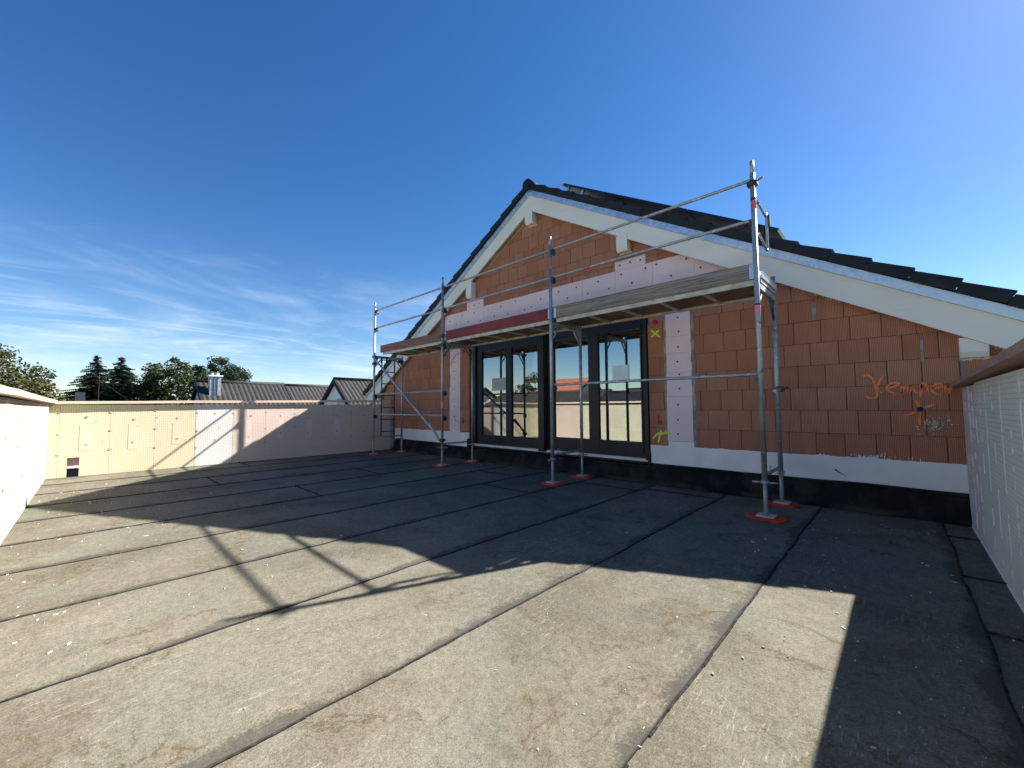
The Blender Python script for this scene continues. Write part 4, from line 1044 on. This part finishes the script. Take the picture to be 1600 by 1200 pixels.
MB().box(-26.1, -25.8, -0.52, -0.22, 0.9, 1.85).build('chimney', 'coupler_dark', ga)
MB().box(-22.99, -22.93, -1.4, 1.4, -3.2, -1.15).build('door', 'pv_black', ga)
MB().box(-22.99, -22.9, -1.5, 1.5, -1.15, -1.07).box(-22.99, -22.9, -1.5, 1.5, -2.0, -1.95).build('door_frame', 'white_plate', ga)
an = tag(MB().tube([(-27.4, 0.2, -3.3), (-27.4, 0.2, 2.75)], 0.014, 6).tube([(-27.4, -0.15, 2.65), (-27.4, 0.5, 2.65)], 0.008, 6).tube([(-27.4, 0.2, 2.5), (-27.0, 1.25, 1.5)], 0.008, 6).build('antenna', 'black_rubber'), 'thin metal aerial mast in front of the two firs', 'antenna')
# houses behind the camera, seen mirrored in the door
gable_house('long_house', 'long grey-roofed house mirrored in the middle of the glass door', -26.5, -14.9, -19.5, -11.0, 2.25, 24, 'X', 'grey_tiles_pale', over=0.2, rows=12)
hs_ = gable_house('gable_house', 'white house with dark panelled roof, mirrored in the right door leaf', -14.2, -11.5, -17.2, -11.0, 2.05, 30, 'X', 'roof_tile', over=0.25)
gable_house('gable_house', 'white house with orange tiled roof, mirrored above the grey roof', -26.5, -22.7, -29.0, -21.2, 4.0, 28, 'X', 'orange_tiles', over=0.3)
gable_house('gable_house', 'dark-roofed house with low eaves, mirrored in the left door leaf', -40.0, -29.5, -19.5, -11.5, 2.9, 30, 'X', 'grey_tiles', over=0.3)

# ------------------------------------------------------------------ trees
def broad_tree(label, x, y, top, rxy, rzz, mat, seed, nclump=70, nleaf=110, leafs=0.17, group='trees beyond the parapet', rough=0.25):
    rnd = random.Random(seed); b = -3.3
    t = empty('broadleaf_tree', (x, y, b), label, 'tree', group); cz = top - rzz
    tr = MB(); tr.tube([(x, y, b), (x + .1, y, b + (cz - b) * 0.6), (x, y + .1, cz)], 0.22, 8, True, 0.10)
    m = MB(); cl = []
    while len(cl) < nclump:
        d = Vector((rnd.gauss(0, 1), rnd.gauss(0, 1), rnd.gauss(0, 1))).normalized()
        f = 0.45 + 0.55 * rnd.random() ** 0.5
        f *= 1 + rough * noise.noise((d.x * 2.1 + seed, d.y * 2.1, d.z * 2.1))
        if d.z < -0.6: continue
        cl.append(Vector((x + d.x * rxy * f, y + d.y * rxy * f, cz + d.z * rzz * f)))
    for k, c in enumerate(cl):
        if k % 5 == 0: tr.tube([(x, y, cz - rzz * 0.3), ((x + c.x) / 2, (y + c.y) / 2, (cz + c.z) / 2 - 0.1), c], 0.06, 5, True, 0.012)
        cr = rnd.uniform(0.32, 0.62) * rxy / 2.6
        for q in range(nleaf):
            d = Vector((rnd.gauss(0, 1), rnd.gauss(0, 1), rnd.gauss(0, 1))).normalized() * rnd.random() ** 0.45
            d.z *= 0.75
            p = c + d * cr
            s = leafs * rnd.uniform(0.6, 1.25); a = Vector((rnd.uniform(-1, 1), rnd.uniform(-1, 1), rnd.uniform(-.8, .3))).normalized()
            w = a.cross(Vector((rnd.uniform(-1, 1), rnd.uniform(-1, 1), rnd.uniform(-1, 1)))).normalized()
            m.face([p - a * s * 0.5, p + w * s * 0.33, p + a * s * 0.6, p - w * s * 0.33])
    tr.build('trunk', 'bark', t); m.build('crown', mat, t)
    return t
def conifer(label, x, y, top, slope, seed):
    rnd = random.Random(seed); b = -3.3
    t = empty('fir_tree', (x, y, b), label, 'tree', 'trees beyond the parapet')
    MB().tube([(x, y, b), (x, y, top - 0.15)], 0.2, 8, True, 0.02).build('trunk', 'bark', t)
    m = MB(); z = top
    m.tube([(x, y, top - 0.5), (x, y, top + 0.15)], 0.025, 5, True, 0.008)
    while z > b + 1.5:
        dz = top - z; L0 = 0.10 + dz * slope
        for k in range(int(11 + min(dz, 3) * 7)):
            a = rnd.random() * 6.283; L = L0 * rnd.uniform(0.55, 1.2); e = rnd.uniform(-0.18, 0.28)
            d = Vector((math.cos(a), math.sin(a), 0)); side = Vector((-d.y, d.x, 0))
            p0 = Vector((x, y, z + rnd.uniform(-.1, .1))); n = max(4, int(L / 0.07))
            for q in range(n):
                u = (q + 0.5) / n; p = p0 + d * L * u + Vector((0, 0, L * (e * u - 0.42 * u * u + 0.22 * u ** 3)))
                for s in (-1, 1):
                    w = (0.12 + 0.20 * (1 - u)) * rnd.uniform(0.6, 1.2)
                    tip = p + (side * s + d * 0.75).normalized() * w + Vector((0, 0, rnd.uniform(-.10, 0.02)))
                    m.face([p - d * 0.028, p + d * 0.035 + Vector((0, 0, .012)), tip])
                m.face([p, p + d * 0.10 + side * 0.02, p + Vector((0, 0, -0.09)) + d * 0.03])
        z -= rnd.uniform(0.13, 0.2)
    m.build('crown', 'needle', t); return t
broad_tree('large olive and brown autumn tree at the left edge behind the parapet', -29.4, -4.6, 3.75, 4.3, 3.9, 'leaf_autumn', 5, 330, 230, 0.15, rough=0.15)
conifer('slimmer left fir of the pair, with open drooping branches', -35.0, 0.15, 4.25, 0.62, 3)
conifer('denser right fir of the pair beyond the end parapet', -35.6, 1.20, 4.30, 0.74, 9)
broad_tree('loose green tree with ragged crown left of the steel chimney', -32.4, 3.9, 4.2, 2.25, 2.8, 'leaf_green', 12, 190, 110, 0.15, rough=0.45)
broad_tree('dark round dense tree right behind the steel chimney', -35.6, 6.75, 4.75, 2.0, 3.2, 'leaf_dark', 23, 240, 150, 0.12, rough=0.1)
broad_tree('low green bush-like tree between the firs and the loose green tree', -33.5, 2.35, 2.75, 1.0, 1.6, 'leaf_green', 31, 70, 110, 0.12)
broad_tree('small dark tree top behind the ridge left of the white gabled house', -30.0, 11.35, 2.95, 1.0, 1.5, 'leaf_dark', 37, 24, 80, 0.15)
broad_tree('brownish tree behind the houses, mirrored in the second door leaf', -29.5, -23.0, 4.9, 2.6, 2.8, 'leaf_autumn', 41, 70, 90, 0.2, group='trees mirrored in the door')
